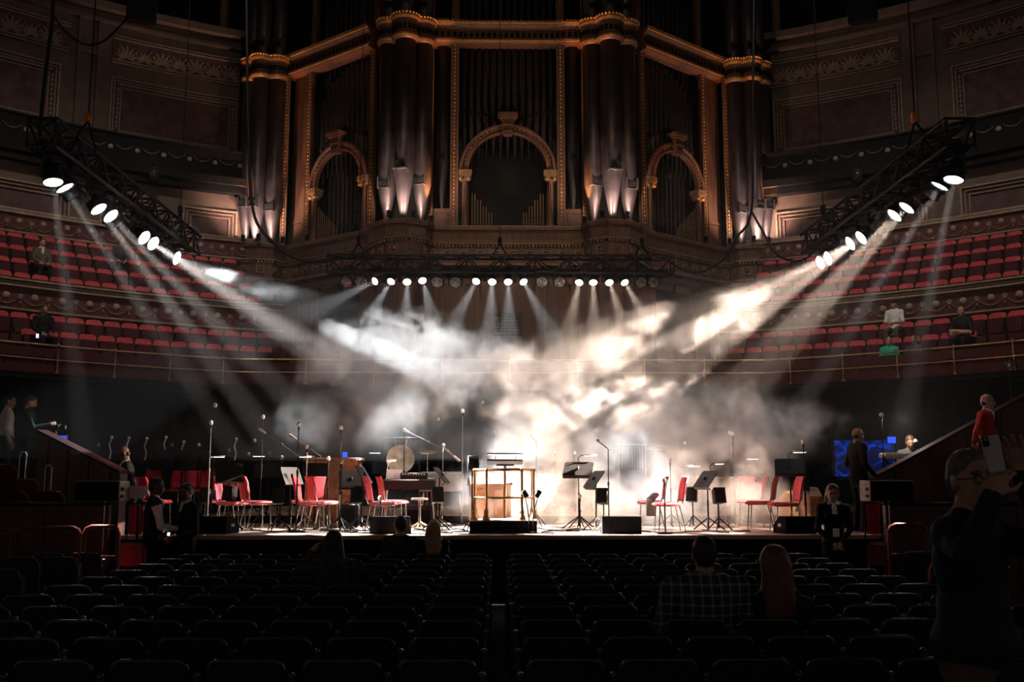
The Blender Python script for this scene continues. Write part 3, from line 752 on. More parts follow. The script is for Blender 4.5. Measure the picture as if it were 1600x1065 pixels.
MH_BASE = MB().rbox((0, 0, -.055), (.26, .20, .11), .02).cone((0, 0, -.13), (0, 0, -.1), .07, n=12).mesh('base', 'black_plastic')
MH_YOKE = MB().rbox((-.155, 0, -.26), (.03, .10, .24), .01).rbox((.155, 0, -.26), (.03, .10, .24), .01).rbox((0, 0, -.145), (.33, .11, .03), .01).mesh('yoke', 'black_plastic')
def mh_head(r):
    return MB().lathe([(0, .17), (r * .6, .17), (r * .85, .10), (r * .95, 0), (r * 1.02, -.10), (r * 1.08, -.19), (r * 1.0, -.2), (r * .98, -.165), (0, -.165)], 18).mesh('head', 'black_plastic')
def mh_lens(r, mat):
    mb = MB(); n = 24; vs = [(0, 0, -.175)]
    for i in range(n):
        rr = r * (1.0 if i % 2 else .94); vs.append((rr * math.cos(2 * math.pi * i / n), rr * math.sin(2 * math.pi * i / n), -.172))
    mb.add(vs, [(0, 1 + (i + 1) % n, 1 + i) for i in range(n)])
    if mat != 'lens_glow':
        for ring, k in ((.85, 12), (.5, 7), (0, 1)):
            for i in range(k): mb.sph((ring * r * .9 * math.cos(2 * math.pi * i / k), ring * r * .9 * math.sin(2 * math.pi * i / k), -.178), (.018, .018, .008), 6, 4, None, 1)
    return mb.mesh('lens', [mat, 'steel'])
HEADS = {.145: mh_head(.145), .095: mh_head(.095), .135: mh_head(.135)}
LENS = {(r, g): mh_lens(r, 'lens_glow' if g else 'glass_dark') for r in HEADS for g in (True, False)}
def moving_head(lens, target, zbot, r, lab, watts=0, cone=6, color=(1, .93, .88), group='moving head lamps on the trusses', lit=True, blend=.35):
    lens = Vector(lens); d = (Vector(target) - lens).normalized(); piv = lens - d * .175
    pan = math.atan2(d.y, d.x) - math.pi / 2
    drop = zbot - piv.z
    t = thing('moving_head_lamp', lab, 'stage lamp', (piv.x, piv.y, zbot), 0, group)
    b = link('base', MH_BASE, t, (0, 0, .26 - drop)); b.rotation_euler = (0, 0, pan)
    rod = MB().cone((0, 0, .26 - drop), (0, 0, .012), .02, n=6); obj('clamp', rod.box((0, 0, -.02), (.07, .07, .05)), 'black_metal', t)
    y = link('yoke', MH_YOKE, t, (0, 0, .26 - drop), pan)
    h = link('head', HEADS[r], t, (0, 0, -drop)); h.rotation_euler = (-d).to_track_quat('Z', 'Y').to_euler()
    link('lens', LENS[(r, lit)], h)
    if watts: lamp('SPOT', lens + d * .02, lens + d * 5, watts, color, .05, cone, blend, 'beam')
    return t
WHITE = (1, .94, .90); COOL = (.90, .96, 1.0); WARM = (1, .77, .62)
# (lens px, lens depth given by height 6.4, target px, target depth, power, cone)
LEFT = [(83, 284, 150, 840, 13.9, 3600, 5.5, WHITE), (101, 293, 440, 816, 16.0, 6000, 5.5, WHITE), (154, 326, 535, 836, 15.9, 11000, 6, WHITE), (173, 337, 660, 836, 15.9, 11000, 6, WHITE),
        (225, 371, 905, 836, 16.0, 20000, 7, WHITE), (239, 380, 960, 836, 16.0, 20000, 7, WHITE), (276, 403, 960, 655, 18.5, 3300, 14, COOL)]
RIGHT = [(1490, 280, 1375, 840, 13.9, 4500, 5.5, WHITE), (1469, 290, 1140, 816, 16.2, 6000, 5.5, WHITE), (1417, 324, 1000, 825, 16.4, 20000, 7, WARM), (1398, 336, 930, 830, 16.6, 22000, 7.5, WARM),
         (1346, 371, 740, 825, 17.4, 34000, 8.5, WARM), (1329, 380, 600, 800, 17.8, 34000, 8.5, WARM), (1294, 403, 560, 668, 18.2, 4500, 10, WARM), (1282, 410, 500, 735, 18.0, 7500, 10, WARM)]
for nm, arr in (('left', LEFT), ('right', RIGHT)):
    for i, (px, py, tx, ty, tD, e, c, col) in enumerate(arr):
        p = Pz(px, py, 6.4)
        moving_head(p, P(tx, ty, tD), 6.84, .145, 'lit moving head lamp under the %s truss, %s from its near end' % (nm, ORD[i + 1]), e, c, col)
for nm, x in (('left', -7.2), ('right', 6.64)):
    for i, y in enumerate((15.7, 16.05, 17.5, 17.9, 19.5, 19.85) if nm == 'left' else (15.42, 15.75, 17.25, 17.65, 19.25, 19.6)):
        sx = 1 if x < 0 else -1
        moving_head((x + .02 * sx, y, 6.38), (x + 2.0 * sx, y + 2.2, 3.6), 6.84, .145, 'unlit moving head lamp under the %s truss, %s from its near end' % (nm, ORD[i + 1]), lit=False)
CENTRE = [(586, 439, 330, 562, 20), (611, 439.5, 372, 826, 17.6), (636, 440, 628, 826, 17.6), (660, 438, 770, 826, 17.6), (744, 439, 540, 826, 17.6), (769, 440, 750, 826, 17.6), (794, 440, 800, 824, 17.8), (818, 440, 1030, 824, 17.8),
          (905, 441, 820, 822, 18.3), (927, 441, 935, 820, 18.7), (952, 441, 1080, 822, 18.3), (976, 441, 1200, 822, 18.3)]
for i, (px, py, tx, ty, tD) in enumerate(CENTRE):
    moving_head(P(px, py, 23.85), P(tx, ty, tD), 6.86, .095, 'lit lamp under the truss below the organ, %s from the left end' % ORD[i + 1], (2200, 2400, 2400, 2400)[i] if i < 4 else (2600 if i < 8 else 4000), 13, COOL if i < 8 else WARM)
for i, px in enumerate((541, 563, 683, 711, 847, 875, 1002, 1022)):
    p = P(px, 441, 23.8); moving_head(p, p + Vector((0, -2, -.9)), 6.86, .135, 'large unlit lamp under the truss below the organ, %s from the left end' % ORD[i + 1], lit=False)
# hoists, bridles and hanging cables
def hoist(px, D, ztop, zt, lab, color='orange', spread=.35, axis='y'):
    p = P(px, 300, D); x, y = p.x, p.y
    t = thing('chain_hoist', lab, 'hoist', (x, y, zt))
    obj('hook_block', MB().rbox((0, 0, .62), (.10, .10, .18), .02), color, t)
    v = (0, spread, 0) if axis == 'y' else (spread, 0, 0)
    for sg in (-1, 1): obj('sling', MB().tube([(0, 0, .55), (v[0] * sg, v[1] * sg, .2), (v[0] * sg, v[1] * sg, .15)], .02, 5), 'black_cloth', t)
    obj('chain', MB().cone((0, 0, .7), (0, 0, ztop - zt), .012, n=4), 'black_metal', t)
hoist(131, 15.6, 26, 7.05, 'chain hoist with orange block above the near part of the left truss')
hoist(283, 21.2, 26, 7.05, 'thin chain hoist above the far end of the left truss', 'black_metal')
hoist(1436, 15.4, 26, 7.05, 'chain hoist with orange block above the near part of the right truss')
hoist(1285, 20.9, 26, 7.05, 'thin chain hoist above the far end of the right truss', 'black_metal')
for px, nm in ((562, 'left end'), (781, 'middle'), (1001, 'right end')):
    hoist(px, 24.0, 26, 7.06, 'chain hoist with black sling above the %s of the truss below the organ' % nm, 'black_metal', .22, 'x')
def swag(name, pts, r, lab, D):
    t = [P(x, y, d) for (x, y), d in zip(pts, D if isinstance(D, list) else [D] * len(pts))]
    q = []
    for i in range(len(t) - 1):                        # Catmull-Rom through the points
        a, b, c, d = t[max(i - 1, 0)], t[i], t[i + 1], t[min(i + 2, len(t) - 1)]
        for u in np.linspace(0, 1, 7)[:-1]:
            q.append(.5 * ((2 * b) + (c - a) * u + (2 * a - 5 * b + 4 * c - d) * u * u + (3 * b - a - 3 * c + d) * u ** 3))
    q.append(t[-1])
    tag(obj(name, MB().tube(q, r, 6), 'black_plastic'), lab, 'cable')
swag('hanging_cable', [(81, -60), (82, 22), (74, 90), (66, 160), (62, 212)], .03, 'thick black cable hanging down to the near end of the left truss', 14.6)
swag('hanging_cable', [(82, 22), (105, 52), (135, 70), (165, 62), (200, 27)], .02, 'black cable swagged from the hanging cable to the black speaker', [14.6, 15.5, 16.5, 17.5, 18.4])
swag('hanging_cable', [(385, -30), (388, 200), (395, 326), (420, 372), (460, 402), (500, 409), (522, 404)], .04, 'thick black cable looping down to the left end of the centre truss', 24)
swag('hanging_cable', [(1178, -30), (1176, 200), (1174, 330), (1150, 372), (1130, 405), (1095, 424), (1065, 420), (1046, 408)], .03, 'black cable looping down to the right end of the centre truss', 24)
swag('hanging_cable', [(1174, 330), (1190, 358), (1212, 395), (1240, 408), (1262, 402), (1276, 385)], .03, 'black cable looping over to the far end of the right truss', [24, 23.6, 23, 22.5, 22, 21.7])
for px, lab, sg in ((222, 'black loudspeaker cabinet hanging above the left wall panel', -1), (1347, 'black loudspeaker cabinet hanging above the right wall panel', 1)):
    p = P(px, 10, 18.5); t = thing('hanging_loudspeaker', lab, 'loudspeaker', (p.x, p.y, p.z), sg * -.35)
    obj('cabinet', MB().rbox((0, 0, 0), (.56, .45, .62), .04, RX(12)), 'black_plastic', t)
    obj('grille', MB().rbox((0, -.235, -.05), (.48, .03, .52), .01, RX(12)), 'black_metal', t)
    obj('hanger', MB().cone((0, 0, .3), (0, 0, 26 - p.z), .015, n=5), 'black_metal', t)
# ================================================================== things on the stage
SZ = 1.0; RZ_ = 1.17
struct('floor_riser', MB().bb((-6.1, 20.0, 1.0), (5.8, 26.2, 1.14)).bb((-6.1, 19.98, 1.14), (5.8, 26.2, RZ_), 1), ['black_cloth', 'stage_wood'], 'low riser across the rear of the stage')
struct('floor_side_right', MB().bb((5.95, 17.2, 0), (9.6, 23.5, 1.3)), 'floor_dark', 'side platform right of the stage')
struct('floor_side_left', MB().bb((-10.4, 17.75, 0), (-8.05, 21.5, 1.62)), 'floor_dark', 'raised landing left of the stage')
struct('floor_stair_right', MB().bb((7.35, 15.05, 0), (7.75, 16.25, 1.25)).bb((7.75, 15.05, 0), (10.2, 16.25, 1.46)).bb((7.0, 15.05, 0), (7.35, 16.25, 1.04)).bb((6.65, 15.05, 0), (7.0, 16.25, .83)), 'red_wood', 'dark red stairs right of the stage')
struct('floor_landing_right', MB().bb((7.35, 16.95, 1.3), (10.4, 20.5, 1.62)), 'floor_dark', 'raised landing right of the stage')
struct('floor_wing_left', MB().bb((-8.0, 17.7, 0), (-6.17, 25.5, 1.0)), 'floor_dark', 'wing platform left of the stage')
struct('floor_steps', MB().bb((-7.2, 15.9, 0), (-6.2, 17.6, .66)), 'floor_dark', 'steps left of the stage')
# ---- red stage chairs
def make_red_chair():
    t = thing('stage_chair', 'x', 'chair', group='red chairs on the stage')
    s_ = MB(); s_.rbox((0, .0, .455), (.42, .42, .055), .025); s_.rbox((0, .20, .447), (.38, .06, .045), .02)
    obj('seat', s_, 'chair_red', t)
    b = MB(); n = 8; vs = []
    prof = [(.50, 0), (.53, -.02), (.66, -.035), (.80, -.06), (.885, -.09), (.905, -.105)]
    for z, y in prof:
        for i in range(n + 1):
            u = -1 + 2 * i / n; w = .19 * (1 - .12 * max(0, (z - .8) / .1)); vs.append((u * w, -.19 + y - .035 * (1 - u * u), z))
    k = len(vs); vs += [(x, y - .035, z) for x, y, z in vs]; q = len(prof); fs = []
    for j in range(q - 1):
        for i in range(n):
            a = j * (n + 1) + i; fs.append((a, a + n + 1, a + n + 2, a + 1)); fs.append((k + a, k + a + 1, k + a + n + 2, k + a + n + 1))
    for j in range(q - 1):
        a = j * (n + 1); fs.append((a, k + a, k + a + n + 1, a + n + 1)); a += n; fs.append((a, a + n + 1, k + a + n + 1, k + a))
    for i in range(n): fs.append((i, i + 1, k + i + 1, k + i)); a = (q - 1) * (n + 1) + i; fs.append((a, k + a, k + a + 1, a + 1))
    b.add(vs, fs, 0, True); obj('backrest', b, 'chair_red', t)
    for sg in (-1, 1):
        obj('leg', MB().tube([(sg * .18, .16, .43), (sg * .185, .185, .0)], .012, 6), 'chrome', t)
        obj('leg', MB().tube([(sg * .17, -.16, .43), (sg * .19, -.25, .0)], .012, 6), 'chrome', t)
        obj('back_upright', MB().tube([(sg * .17, -.12, .425), (sg * .185, -.20, .45), (sg * .185, -.245, .60), (sg * .18, -.285, .80)], .011, 6), 'chrome', t)
    obj('seat_frame', MB().tube([(-.18, .17, .425), (.18, .17, .425), (.17, -.16, .425), (-.17, -.16, .425), (-.18, .17, .425)], .012, 5), 'chrome', t)
    return t
ch0 = make_red_chair(); CH_TREE = tree_of(ch0); ch_used = [False]
def red_chair(px, by, rz, lab, z=SZ, D=None):
    p = P(px, by, D) if D else Pz(px, by, z); p.z = z
    r = math.radians(rz)
    if not ch_used[0]:
        ch_used[0] = True; ch0.location = p; ch0.rotation_euler = (0, 0, r); ch0['label'] = lab
    else: dup(ch0, p, r, lab, None, CH_TREE)
red_chair(361, 828, -93, 'red stage chair in profile beside the wedge monitor nearest the left')
red_chair(401, 826, -55, 'red stage chair turned away, second along the front from the left')
red_chair(374, 0, 150, 'pale-lit red chair facing front behind the leftmost music stand', D=18.6)
red_chair(486, 829, -92, 'red stage chair in profile beside the tall black microphone stand')
red_chair(506, 825, -60, 'red stage chair turned away behind the third chair of the front row')
red_chair(597, 829, -97, 'red stage chair in profile just behind the second wedge monitor')
red_chair(616, 823, -72, 'red stage chair with pale-lit seat in front of the electric pianos')
red_chair(1016, 824, 82, 'faded pink-lit red chair in the smoke with a cloth over its seat')
red_chair(1044, 831, 92, 'red stage chair in profile right of the third wedge monitor, nearest the front')
red_chair(1172, 822, 75, 'red stage chair in the smoke, back turned slightly, third from the right')
red_chair(1188, 826, 68, 'red stage chair with brightly lit edge, second from the right')
red_chair(1226, 831, 92, 'red stage chair in profile beside the rightmost wedge monitor')
red_chair(1130, 0, 20, 'faint red chair deep in the smoke right of the small black monitor', D=19.4)
red_chair(500, 0, 60, 'red chair half hidden behind the front chairs left of the wooden case', D=18.55)
for px, D, rz, lab in ((284, 18.6, -50, 'bright-edged red chair behind the two men at the stage edge'), (268, 21.2, 170, 'dim red chair at the rear left, first from the left'), (307, 21.4, 172, 'dim red chair at the rear left under the paired black music stands'),
                       (243, 21.6, 178, 'dim red chair at the rear left behind the man in the dark suit'), (330, 22.3, 175, 'dim red chair at the rear left, farthest from the front'), (345, 21.2, 160, 'dim red chair at the rear left beside the tall microphone stands')):
    red_chair(px, 0, rz, lab, 1.0 if D < 20 or px < 262 else RZ_, D)
# ---- microphone stands
TRI = {}
def tripod_mesh(r=.26):
    if r not in TRI: TRI[r] = MB().tube([(0, 0, .22), (r * .5, 0, .12), (r, 0, .012)], .011, 5).mesh('leg', 'black_metal')
    return TRI[r]
def mic_stand(px, ty, D, lab, z=SZ, head='ball', boom=None, pole='black_metal', base='tri', size=1.0, lit='mic_foam'):
    p = P(px, ty, D); top = p.z - z
    t = thing('microphone_stand', lab, 'microphone stand', (p.x, p.y, z), random.uniform(0, 2), 'microphone stands')
    obj('pole', MB().cone((0, 0, .02), (0, 0, top * .55), .014, n=6).cone((0, 0, top * .55), (0, 0, top - .07), .009, n=6).cone((0, 0, top * .53), (0, 0, top * .57), .02, n=8), pole, t)
    if base == 'tri':
        for k in range(3): o = link('leg', tripod_mesh(), t, (0, 0, 0), k * 2.094)
    else: obj('base', MB().lathe([(0, .03), (.11, .025), (.13, .012), (.13, 0)], 14), 'black_metal', t)
    if head == 'ball':
        m = MB(); m.cone((0, 0, top - .10), (0, 0, top - .03), .014 * size, .018 * size, 8); obj('microphone', m, 'black_plastic', t)
        obj('windshield', MB().sph((0, 0, top), (.036 * size, .036 * size, .045 * size), 10, 8), lit, t)
    elif head == 'pencil':
        m = MB(); m.tube([(0, 0, top - .06), (0, .05, top - .03), (0, .16, top + .06)], .012, 6); obj('microphone', m, 'mic_grey', t); obj('windshield', MB().sph((0, .17, top + .07), .03, 8, 6), lit, t)
    elif head == 'gooseneck':
        m = MB(); m.tube([(0, 0, top - .45), (.02, 0, top - .3), (-.02, 0, top - .15), (.015, 0, top - .04)], .016, 6); obj('gooseneck', m, lit, t); obj('microphone', MB().sph((.02, 0, top), (.035, .035, .04), 8, 6), lit, t)
    if boom:                                        # boom given as two picture points at the stand's depth
        (x0, y0), (x1, y1) = boom; a = P(x0, y0, D); b = P(x1, y1, D)
        t.rotation_euler = (0, 0, 0); a -= Vector((p.x, p.y, z)); b -= Vector((p.x, p.y, z))
        obj('boom', MB().cone(a, b, .010, n=6).rbox((a + b) / 2, (.05, .05, .05), .01), pole, t)
        obj('boom_microphone', MB().cone(a, a + (a - b).normalized() * .15, .020, .026, 8), 'mic_grey', t)
    return t
mic_stand(336, 633, 16.5, 'tallest microphone stand with white windshield, behind the wedge monitor nearest the left')
mic_stand(330, 660, 17.6, 'silver microphone stand just behind the tallest one at the left', pole='steel')
mic_stand(411, 651, 18.2, 'tall microphone stand with boom behind the second red chair', boom=((415, 677), (464, 711)))
mic_stand(467, 663, 16.7, 'tall black microphone stand at the very front, beside the profile red chair', base='disc')
mic_stand(480, 698, 17.8, 'microphone stand with glaring white windshield left of the wooden case', pole='steel', lit='white_paper', boom=((463, 686), (502, 713)))
mic_stand(513, 716, 18.2, 'shorter microphone stand in front of the wooden case')
mic_stand(533, 668, 17.5, 'tall black microphone stand before the right edge of the wooden case')
mic_stand(534, 721, 16.8, 'short black microphone stand left of the tilted music stand by the second wedge', lit='mic_grey')
mic_stand(440, 715, 19.0, 'short microphone stand in the shade behind the small black monitor', lit='mic_grey')
mic_stand(632, 672, 19.4, 'microphone stand with a long boom beside the gong', boom=((640, 676), (700, 705)), lit='mic_grey')
mic_stand(692, 700, 18.6, 'chrome microphone stand with upward-pointing microphone by the electric pianos', head='pencil', pole='chrome', boom=((709, 712), (690, 695)))
mic_stand(723, 642, 19.6, 'very tall straight microphone stand left of the brass-railed podium', pole='steel', base='disc')
mic_stand(838, 684, 18.6, 'tall thin microphone stand just right of the brass-railed podium', pole='steel', head='pencil')
mic_stand(950, 695, 16.7, 'slim microphone stand with angled hand microphone behind the third wedge', head='pencil', lit='mic_grey')
mic_stand(906, 775, 17.6, 'low microphone stand with bright windshield below the wide black music desk', lit='white_paper')
mic_stand(1047, 719, 18.4, 'short microphone stand in the bright smoke behind the profile chair', lit='white_paper')
mic_stand(1038, 751, 16.1, 'low black microphone stand at the stage edge before the profile chair', base='disc', lit='mic_grey')
mic_stand(1145, 678, 18.8, 'tall microphone stand in the smoke right of centre')
mic_stand(1140, 676, 20.6, 'tall microphone stand seen just behind another in the smoke', z=RZ_)
mic_stand(1255, 690, 16.6, 'tall microphone stand behind the rightmost wedge monitor')
mic_stand(1377, 648, 17.6, 'tall microphone stand beside the lit keyboard player', z=1.3)
mic_stand(594, 778, 16.2, 'low microphone stand before the profile chair by the second wedge', base='disc', lit='mic_grey')
REAR = [(154, 695), (173, 683), (200, 684), (228, 685), (258, 683), (269, 695), (286, 690), (311, 695), (358, 703), (368, 686), (398, 688), (421, 707)]
for i, (px, ty) in enumerate(REAR):
    mic_stand(px, ty, 21.5 + .5 * (i % 2) - (.9 if px < 240 else 0), 'dim microphone stand in the rear left group, %s from the left' % ORD[i + 1], z=RZ_ if px > 262 else 1.0, head='gooseneck' if i in (1, 2, 3, 4, 6, 9) else 'ball', lit='mic_foam' if i in (1, 2, 3, 4, 6, 7, 9, 10) else 'mic_grey')
for i, (px, ty, D) in enumerate(((389, 709, 20.6), (685, 655, 23), (754, 628, 23.5), (773, 676, 23), (797, 701, 22), (868, 706, 21), (898, 707, 21), (925, 730, 20.5), (1070, 692, 22))):
    mic_stand(px, ty, D, 'faint microphone stand in the haze at the rear, %s from the left' % ORD[i + 1], z=RZ_)
# ---- music stands
def music_stand(px, py, D, rz, lab, tilt=25, lampd=None, w=.48, h=.34, z=SZ, paper=False):
    p = P(px, py, D); hh = p.z - z
    t = thing('music_stand', lab, 'music stand', (p.x, p.y, z), math.radians(rz), 'music stands')
    obj('column', MB().cone((0, 0, .05), (0, 0, hh * .6), .016, n=8).cone((0, 0, hh * .6), (0, .0, hh), .011, n=8), 'black_metal', t)
    for k in range(3): link('leg', tripod_mesh(.3), t, (0, 0, 0), k * 2.094 + .4)
    r = RX(tilt); c = Vector((0, .03, hh))
    dk = MB(); dk.ext([(-w / 2, -h / 2), (w / 2, -h / 2), (w / 2, h / 2 - .03), (w / 2 - .03, h / 2), (-w / 2 + .03, h / 2), (-w / 2, h / 2 - .03)], lambda u, v, q: c + r @ Vector((u, q, v)), -.006, .006)
    dk.box(c + r @ Vector((0, -.035, -h / 2)), (w, .07, .008), r); dk.cone(c + r @ Vector((0, .02, -.03)), c + r @ Vector((0, .02, .03)), .014, n=8)
    obj('desk', dk, 'black_metal', t)
    if paper: obj('score', MB().box(c + r @ Vector((0, -.012, -.01)), (w * .86, .008, h * .8), r), 'white_paper', t)
    if lampd:
        b = c + r @ Vector((0, 0, h / 2)); d = lampd
        obj('lamp_arm', MB().tube([b, b + Vector((-.03 * d, .0, .07)), b + Vector((.02 * d, -.02, .12)), b + Vector((.10 * d, -.05, .125))], .008, 5), 'black_metal', t)
        o = obj('stand_lamp', MB().rbox(b + Vector((.18 * d, -.06, .125)), (.26, .05, .022), .008), 'steel', t)
        obj('lamp_tube', MB().box(b + Vector((.18 * d, -.06, .112)), (.22, .03, .006)), 'tube_glow', o)
    return t
# desks seen from the audience: the back of the plate faces us, players sit behind
music_stand(358, 738, 17.4, 205, 'black music stand with a glowing clip lamp beside the leftmost profile chair', lampd=1, paper=True)
music_stand(454, 743, 18.2, 240, 'dark music stand tilted sideways behind the small black monitor on a pole')
music_stand(493, 736, 19.0, 200, 'dim music stand behind the front chairs, before the wooden case', lampd=1)
music_stand(566, 741, 17.2, 262, 'black music stand seen edge-on between the wooden case and second wedge', tilt=32, lampd=-1)
music_stand(549, 748, 18.4, 200, 'dim low music stand right of the wooden case', paper=True)
music_stand(687, 742, 17.3, 262, 'black music stand seen edge-on in front of the electric pianos', tilt=38, paper=True)
music_stand(904, 732, 17.6, 165, 'broad black music desk facing away in the bright smoke', lampd=-1, w=.52, h=.33, tilt=46)
music_stand(931, 748, 16.9, 108, 'black music stand tilted edge-on behind the third wedge monitor', tilt=38)
music_stand(1068, 751, 18.9, 150, 'pale music stand fading into the smoke behind the profile chair', lampd=-1)
music_stand(1105, 748, 16.9, 110, 'black music stand with a curved lamp beside the small monitor right of centre', tilt=38, lampd=-1)
music_stand(1234, 728, 17.7, 165, 'broad black music stand with clip lamp above the rightmost chairs', lampd=-1, w=.52, tilt=40)
music_stand(1164, 738, 20.2, 175, 'grey music stand deep in the smoke left of the rightmost chairs', lampd=-1, z=RZ_)
for i, px in enumerate((255, 291, 310)):
    music_stand(px, 718, 21.0 + .2 * i, 180, 'upright black music stand in the rear left group, %s from the left' % ORD[i + 1], tilt=10, z=RZ_, h=.42)
for px, py, D, lab in ((418, 734, 19.8, 'dim music stand with clip lamp behind the second red chair'), (520, 742, 20.4, 'music stand half hidden behind the wooden case'), (600, 728, 20.6, 'dim music stand left of the gong')):
    music_stand(px, py, D, 190, lab, lampd=1, z=RZ_ if D > 20 else SZ)
# ---- small black monitors on poles
def pole_monitor(px, py, D, rz, lab, z=SZ, tilt=-14, s=1.0):
    p = P(px, py, D); hh = p.z - z
    t = thing('pole_monitor', lab, 'loudspeaker', (p.x, p.y, z), math.radians(rz), 'small monitors on poles')
    cb = MB(); r = RX(tilt); c = Vector((0, 0, hh)); w = .10 * s; h = .13 * s
    cb.ext([(-w, -h), (w, -h), (w, h), (-w, h)], lambda u, v, q: c + r @ Vector((u * (1 if q < 0 else .7), q, v * (1 if q < 0 else .85))), -.10 * s, .10 * s)
    obj('cabinet', cb, 'black_plastic', t)
    g = MB().rbox(c + r @ Vector((0, -.105 * s, 0)), (.18 * s, .015, .24 * s), .006, r); obj('grille', g, 'black_metal', t)
    obj('pole', MB().cone((0, 0, .05), (0, 0, hh - .12 * s), .014, n=6), 'black_metal', t)
    for k in range(3): link('leg', tripod_mesh(.24), t, (0, 0, 0), k * 2.094)
    return t
for px, py, D, rz, lab in ((434, 776, 17.0, 20, 'small black monitor on a pole right of the second red chair'), (360, 771, 17.2, -10, 'small black monitor below the leftmost music stand'), (557, 775, 17.0, 15, 'small black monitor on a pole left of the second wedge'),
                           (682, 774, 16.9, 20, 'small black monitor below the music stand by the electric pianos'), (943, 776, 16.8, -20, 'small black monitor on a pole above the third wedge'), (1082, 773, 18.0, -25, 'white-lit small monitor in the smoke right of the profile chair'),
                           (1122, 775, 16.8, 8, 'small black monitor on a tripod right of centre stage'), (1257, 755, 17.4, -25, 'small black monitor behind the rightmost tall microphone stand'), (323, 776, 18.0, 0, 'small black monitor behind the leftmost tall microphone stands')):
    pole_monitor(px, py, D, rz, lab)
# ---- wedge monitors along the stage edge
def wedge(px, lab, rz=0, w=.62):
    p = Pz(px, 834, SZ); p.z = SZ; p.y += .22
    t = thing('wedge_monitor', lab, 'loudspeaker', p, math.radians(rz), 'wedge monitors along the stage edge')
    b = MB(); b.ext([(-.22, 0), (.24, 0), (.24, .12), (.02, .27), (-.22, .27)], lambda u, v, q: Vector((q, u, v)), -w / 2, w / 2); obj('cabinet', b, 'black_cloth', t)
    g = MB(); g.add([(-w / 2 + .02, .243, .125), (w / 2 - .02, .243, .125), (w / 2 - .02, .028, .272), (-w / 2 + .02, .028, .272)], [(0, 1, 2, 3)]); g.rbox((0, .135, .20), (w - .06, .25, .012), .005, RX(-34)); obj('grille', g, 'black_metal', t)
    for sg in (-1, 1): obj('handle', MB().rbox((sg * (w / 2 + .004), .0, .13), (.012, .12, .05), .005), 'steel', t)
wedge(334, 'black wedge monitor at the stage edge nearest the two men', -12, .50); wedge(608, 'black wedge monitor behind the seated man, second from the left')
wedge(972, 'black wedge monitor in front of the bright smoke, third from the left'); wedge(1249, 'black wedge monitor beside the woman with a lanyard, rightmost', 10, .52)
# ---- conductor's podium with brass rail
pd = thing('conductor_podium', 'black conductor podium with a brass two-bar rail', 'podium', (-.23, 16.7, SZ))
obj('platform', MB().rbox((0, 0, .095), (1.08, 1.05, .19), .01), 'black_cloth', pd)
obj('platform_top', MB().rbox((0, 0, .197), (1.09, 1.06, .014), .004), 'stage_wood', pd)
PP = [(-.47, .45), (-.47, -.18), (-.27, -.45), (.30, -.45), (.50, -.18), (.50, .45)]
pm = MB().lathe([(.06, .204), (.065, .22), (.05, .27), (.03, .29), (.045, .33), (.028, .37), (.022, .41), (.022, .98), (.035, 1.0), (.022, 1.03)], 12).mesh('post', 'brass')
for x, y in PP: link('post', pm, pd, (x, y, 0))
obj('upper_rail', MB().tube([(x, y, 1.01) for x, y in PP], .024, 8), 'brass', pd)
obj('lower_rail', MB().tube([(x, y, .56) for x, y in PP], .02, 8), 'brass', pd)
cdk = thing('conductor_desk', 'conductor desk on a brass column with a long light bar', 'music stand', (P(789, 730, 17.5).x, 17.5, SZ))
obj('base', MB().lathe([(.0, .05), (.20, .035), (.22, 0)], 16), 'black_metal', cdk)
obj('column', MB().cone((0, 0, .03), (0, 0, .72), .03, n=10).cone((0, 0, .72), (0, 0, 1.12), .02, n=10), 'brass', cdk)
obj('knob', MB().cone((.0, 0, .78), (.10, 0, .78), .012, n=6).sph((.11, 0, .78), .022), 'brass', cdk)
obj('desk', MB().rbox((0, 0, 1.155), (.62, .42, .03), .008, RX(-8)).box((0, -.2, 1.10), (.30, .02, .03)), 'black_metal', cdk)
o = obj('light_bar', MB().rbox((.0, .08, 1.30), (.66, .06, .03), .008).cone((-.16, .08, 1.17), (-.16, .08, 1.30), .009, n=5).cone((.18, .08, 1.17), (.21, .08, 1.30), .009, n=5), 'steel', cdk)
obj('lamp_tube', MB().box((0, .08, 1.281), (.58, .035, .006)), 'tube_glow', o)
pole_monitor(738, 725, 17.0, 12, 'small black monitor on a pole at the left of the podium')
for px, sg in ((820, -1), (840, 1)):
    p = P(px, 771, 16.3); t = thing('paddle_lamp', 'small black paddle on a bent arm %s of the podium front' % ('left' if sg < 0 else 'right'), 'lamp', (P(829, 771, 16.3).x + sg * .03, 16.15, SZ))
    q = p - t.location
    obj('paddle', MB().rbox(q + Vector((0, -.15, .0)), (.085, .03, .13), .012, RY(-32 * -sg)), 'black_plastic', t)
    obj('arm', MB().tube([q + Vector((0, -.15, -.05)), (sg * .03, -.1, .42), (0, 0, .2), (0, 0, .03)], .01, 5), 'black_metal', t); obj('base', MB().lathe([(0, .04), (.07, .03), (.08, 0)], 12), 'black_metal', t)
# ---- wooden cabinet behind the podium, with bright sheets
wc = thing('chamber_organ', 'small red-brown wooden cabinet behind the podium with lit sheets on top', 'keyboard instrument', (P(765, 780, 18.6).x, 18.6, SZ), .12)
obj('body', MB().bb((-.36, -.3, .04), (.36, .3, .74)).bb((-.39, -.33, 0), (.39, .33, .05)).bb((-.39, -.33, .74), (.39, .33, .78)), 'case_wood', wc)
for x in (-.18, .18): obj('panel', MB().rbox((x, -.305, .4), (.28, .02, .55), .008), 'case_wood', wc)
obj('score', MB().box((-.2, -.05, .84), (.34, .26, .01), RX(30)), 'white_paper', wc); obj('music_desk', MB().box((-.2, .02, .83), (.42, .02, .14), RX(-20)), 'case_wood', wc)
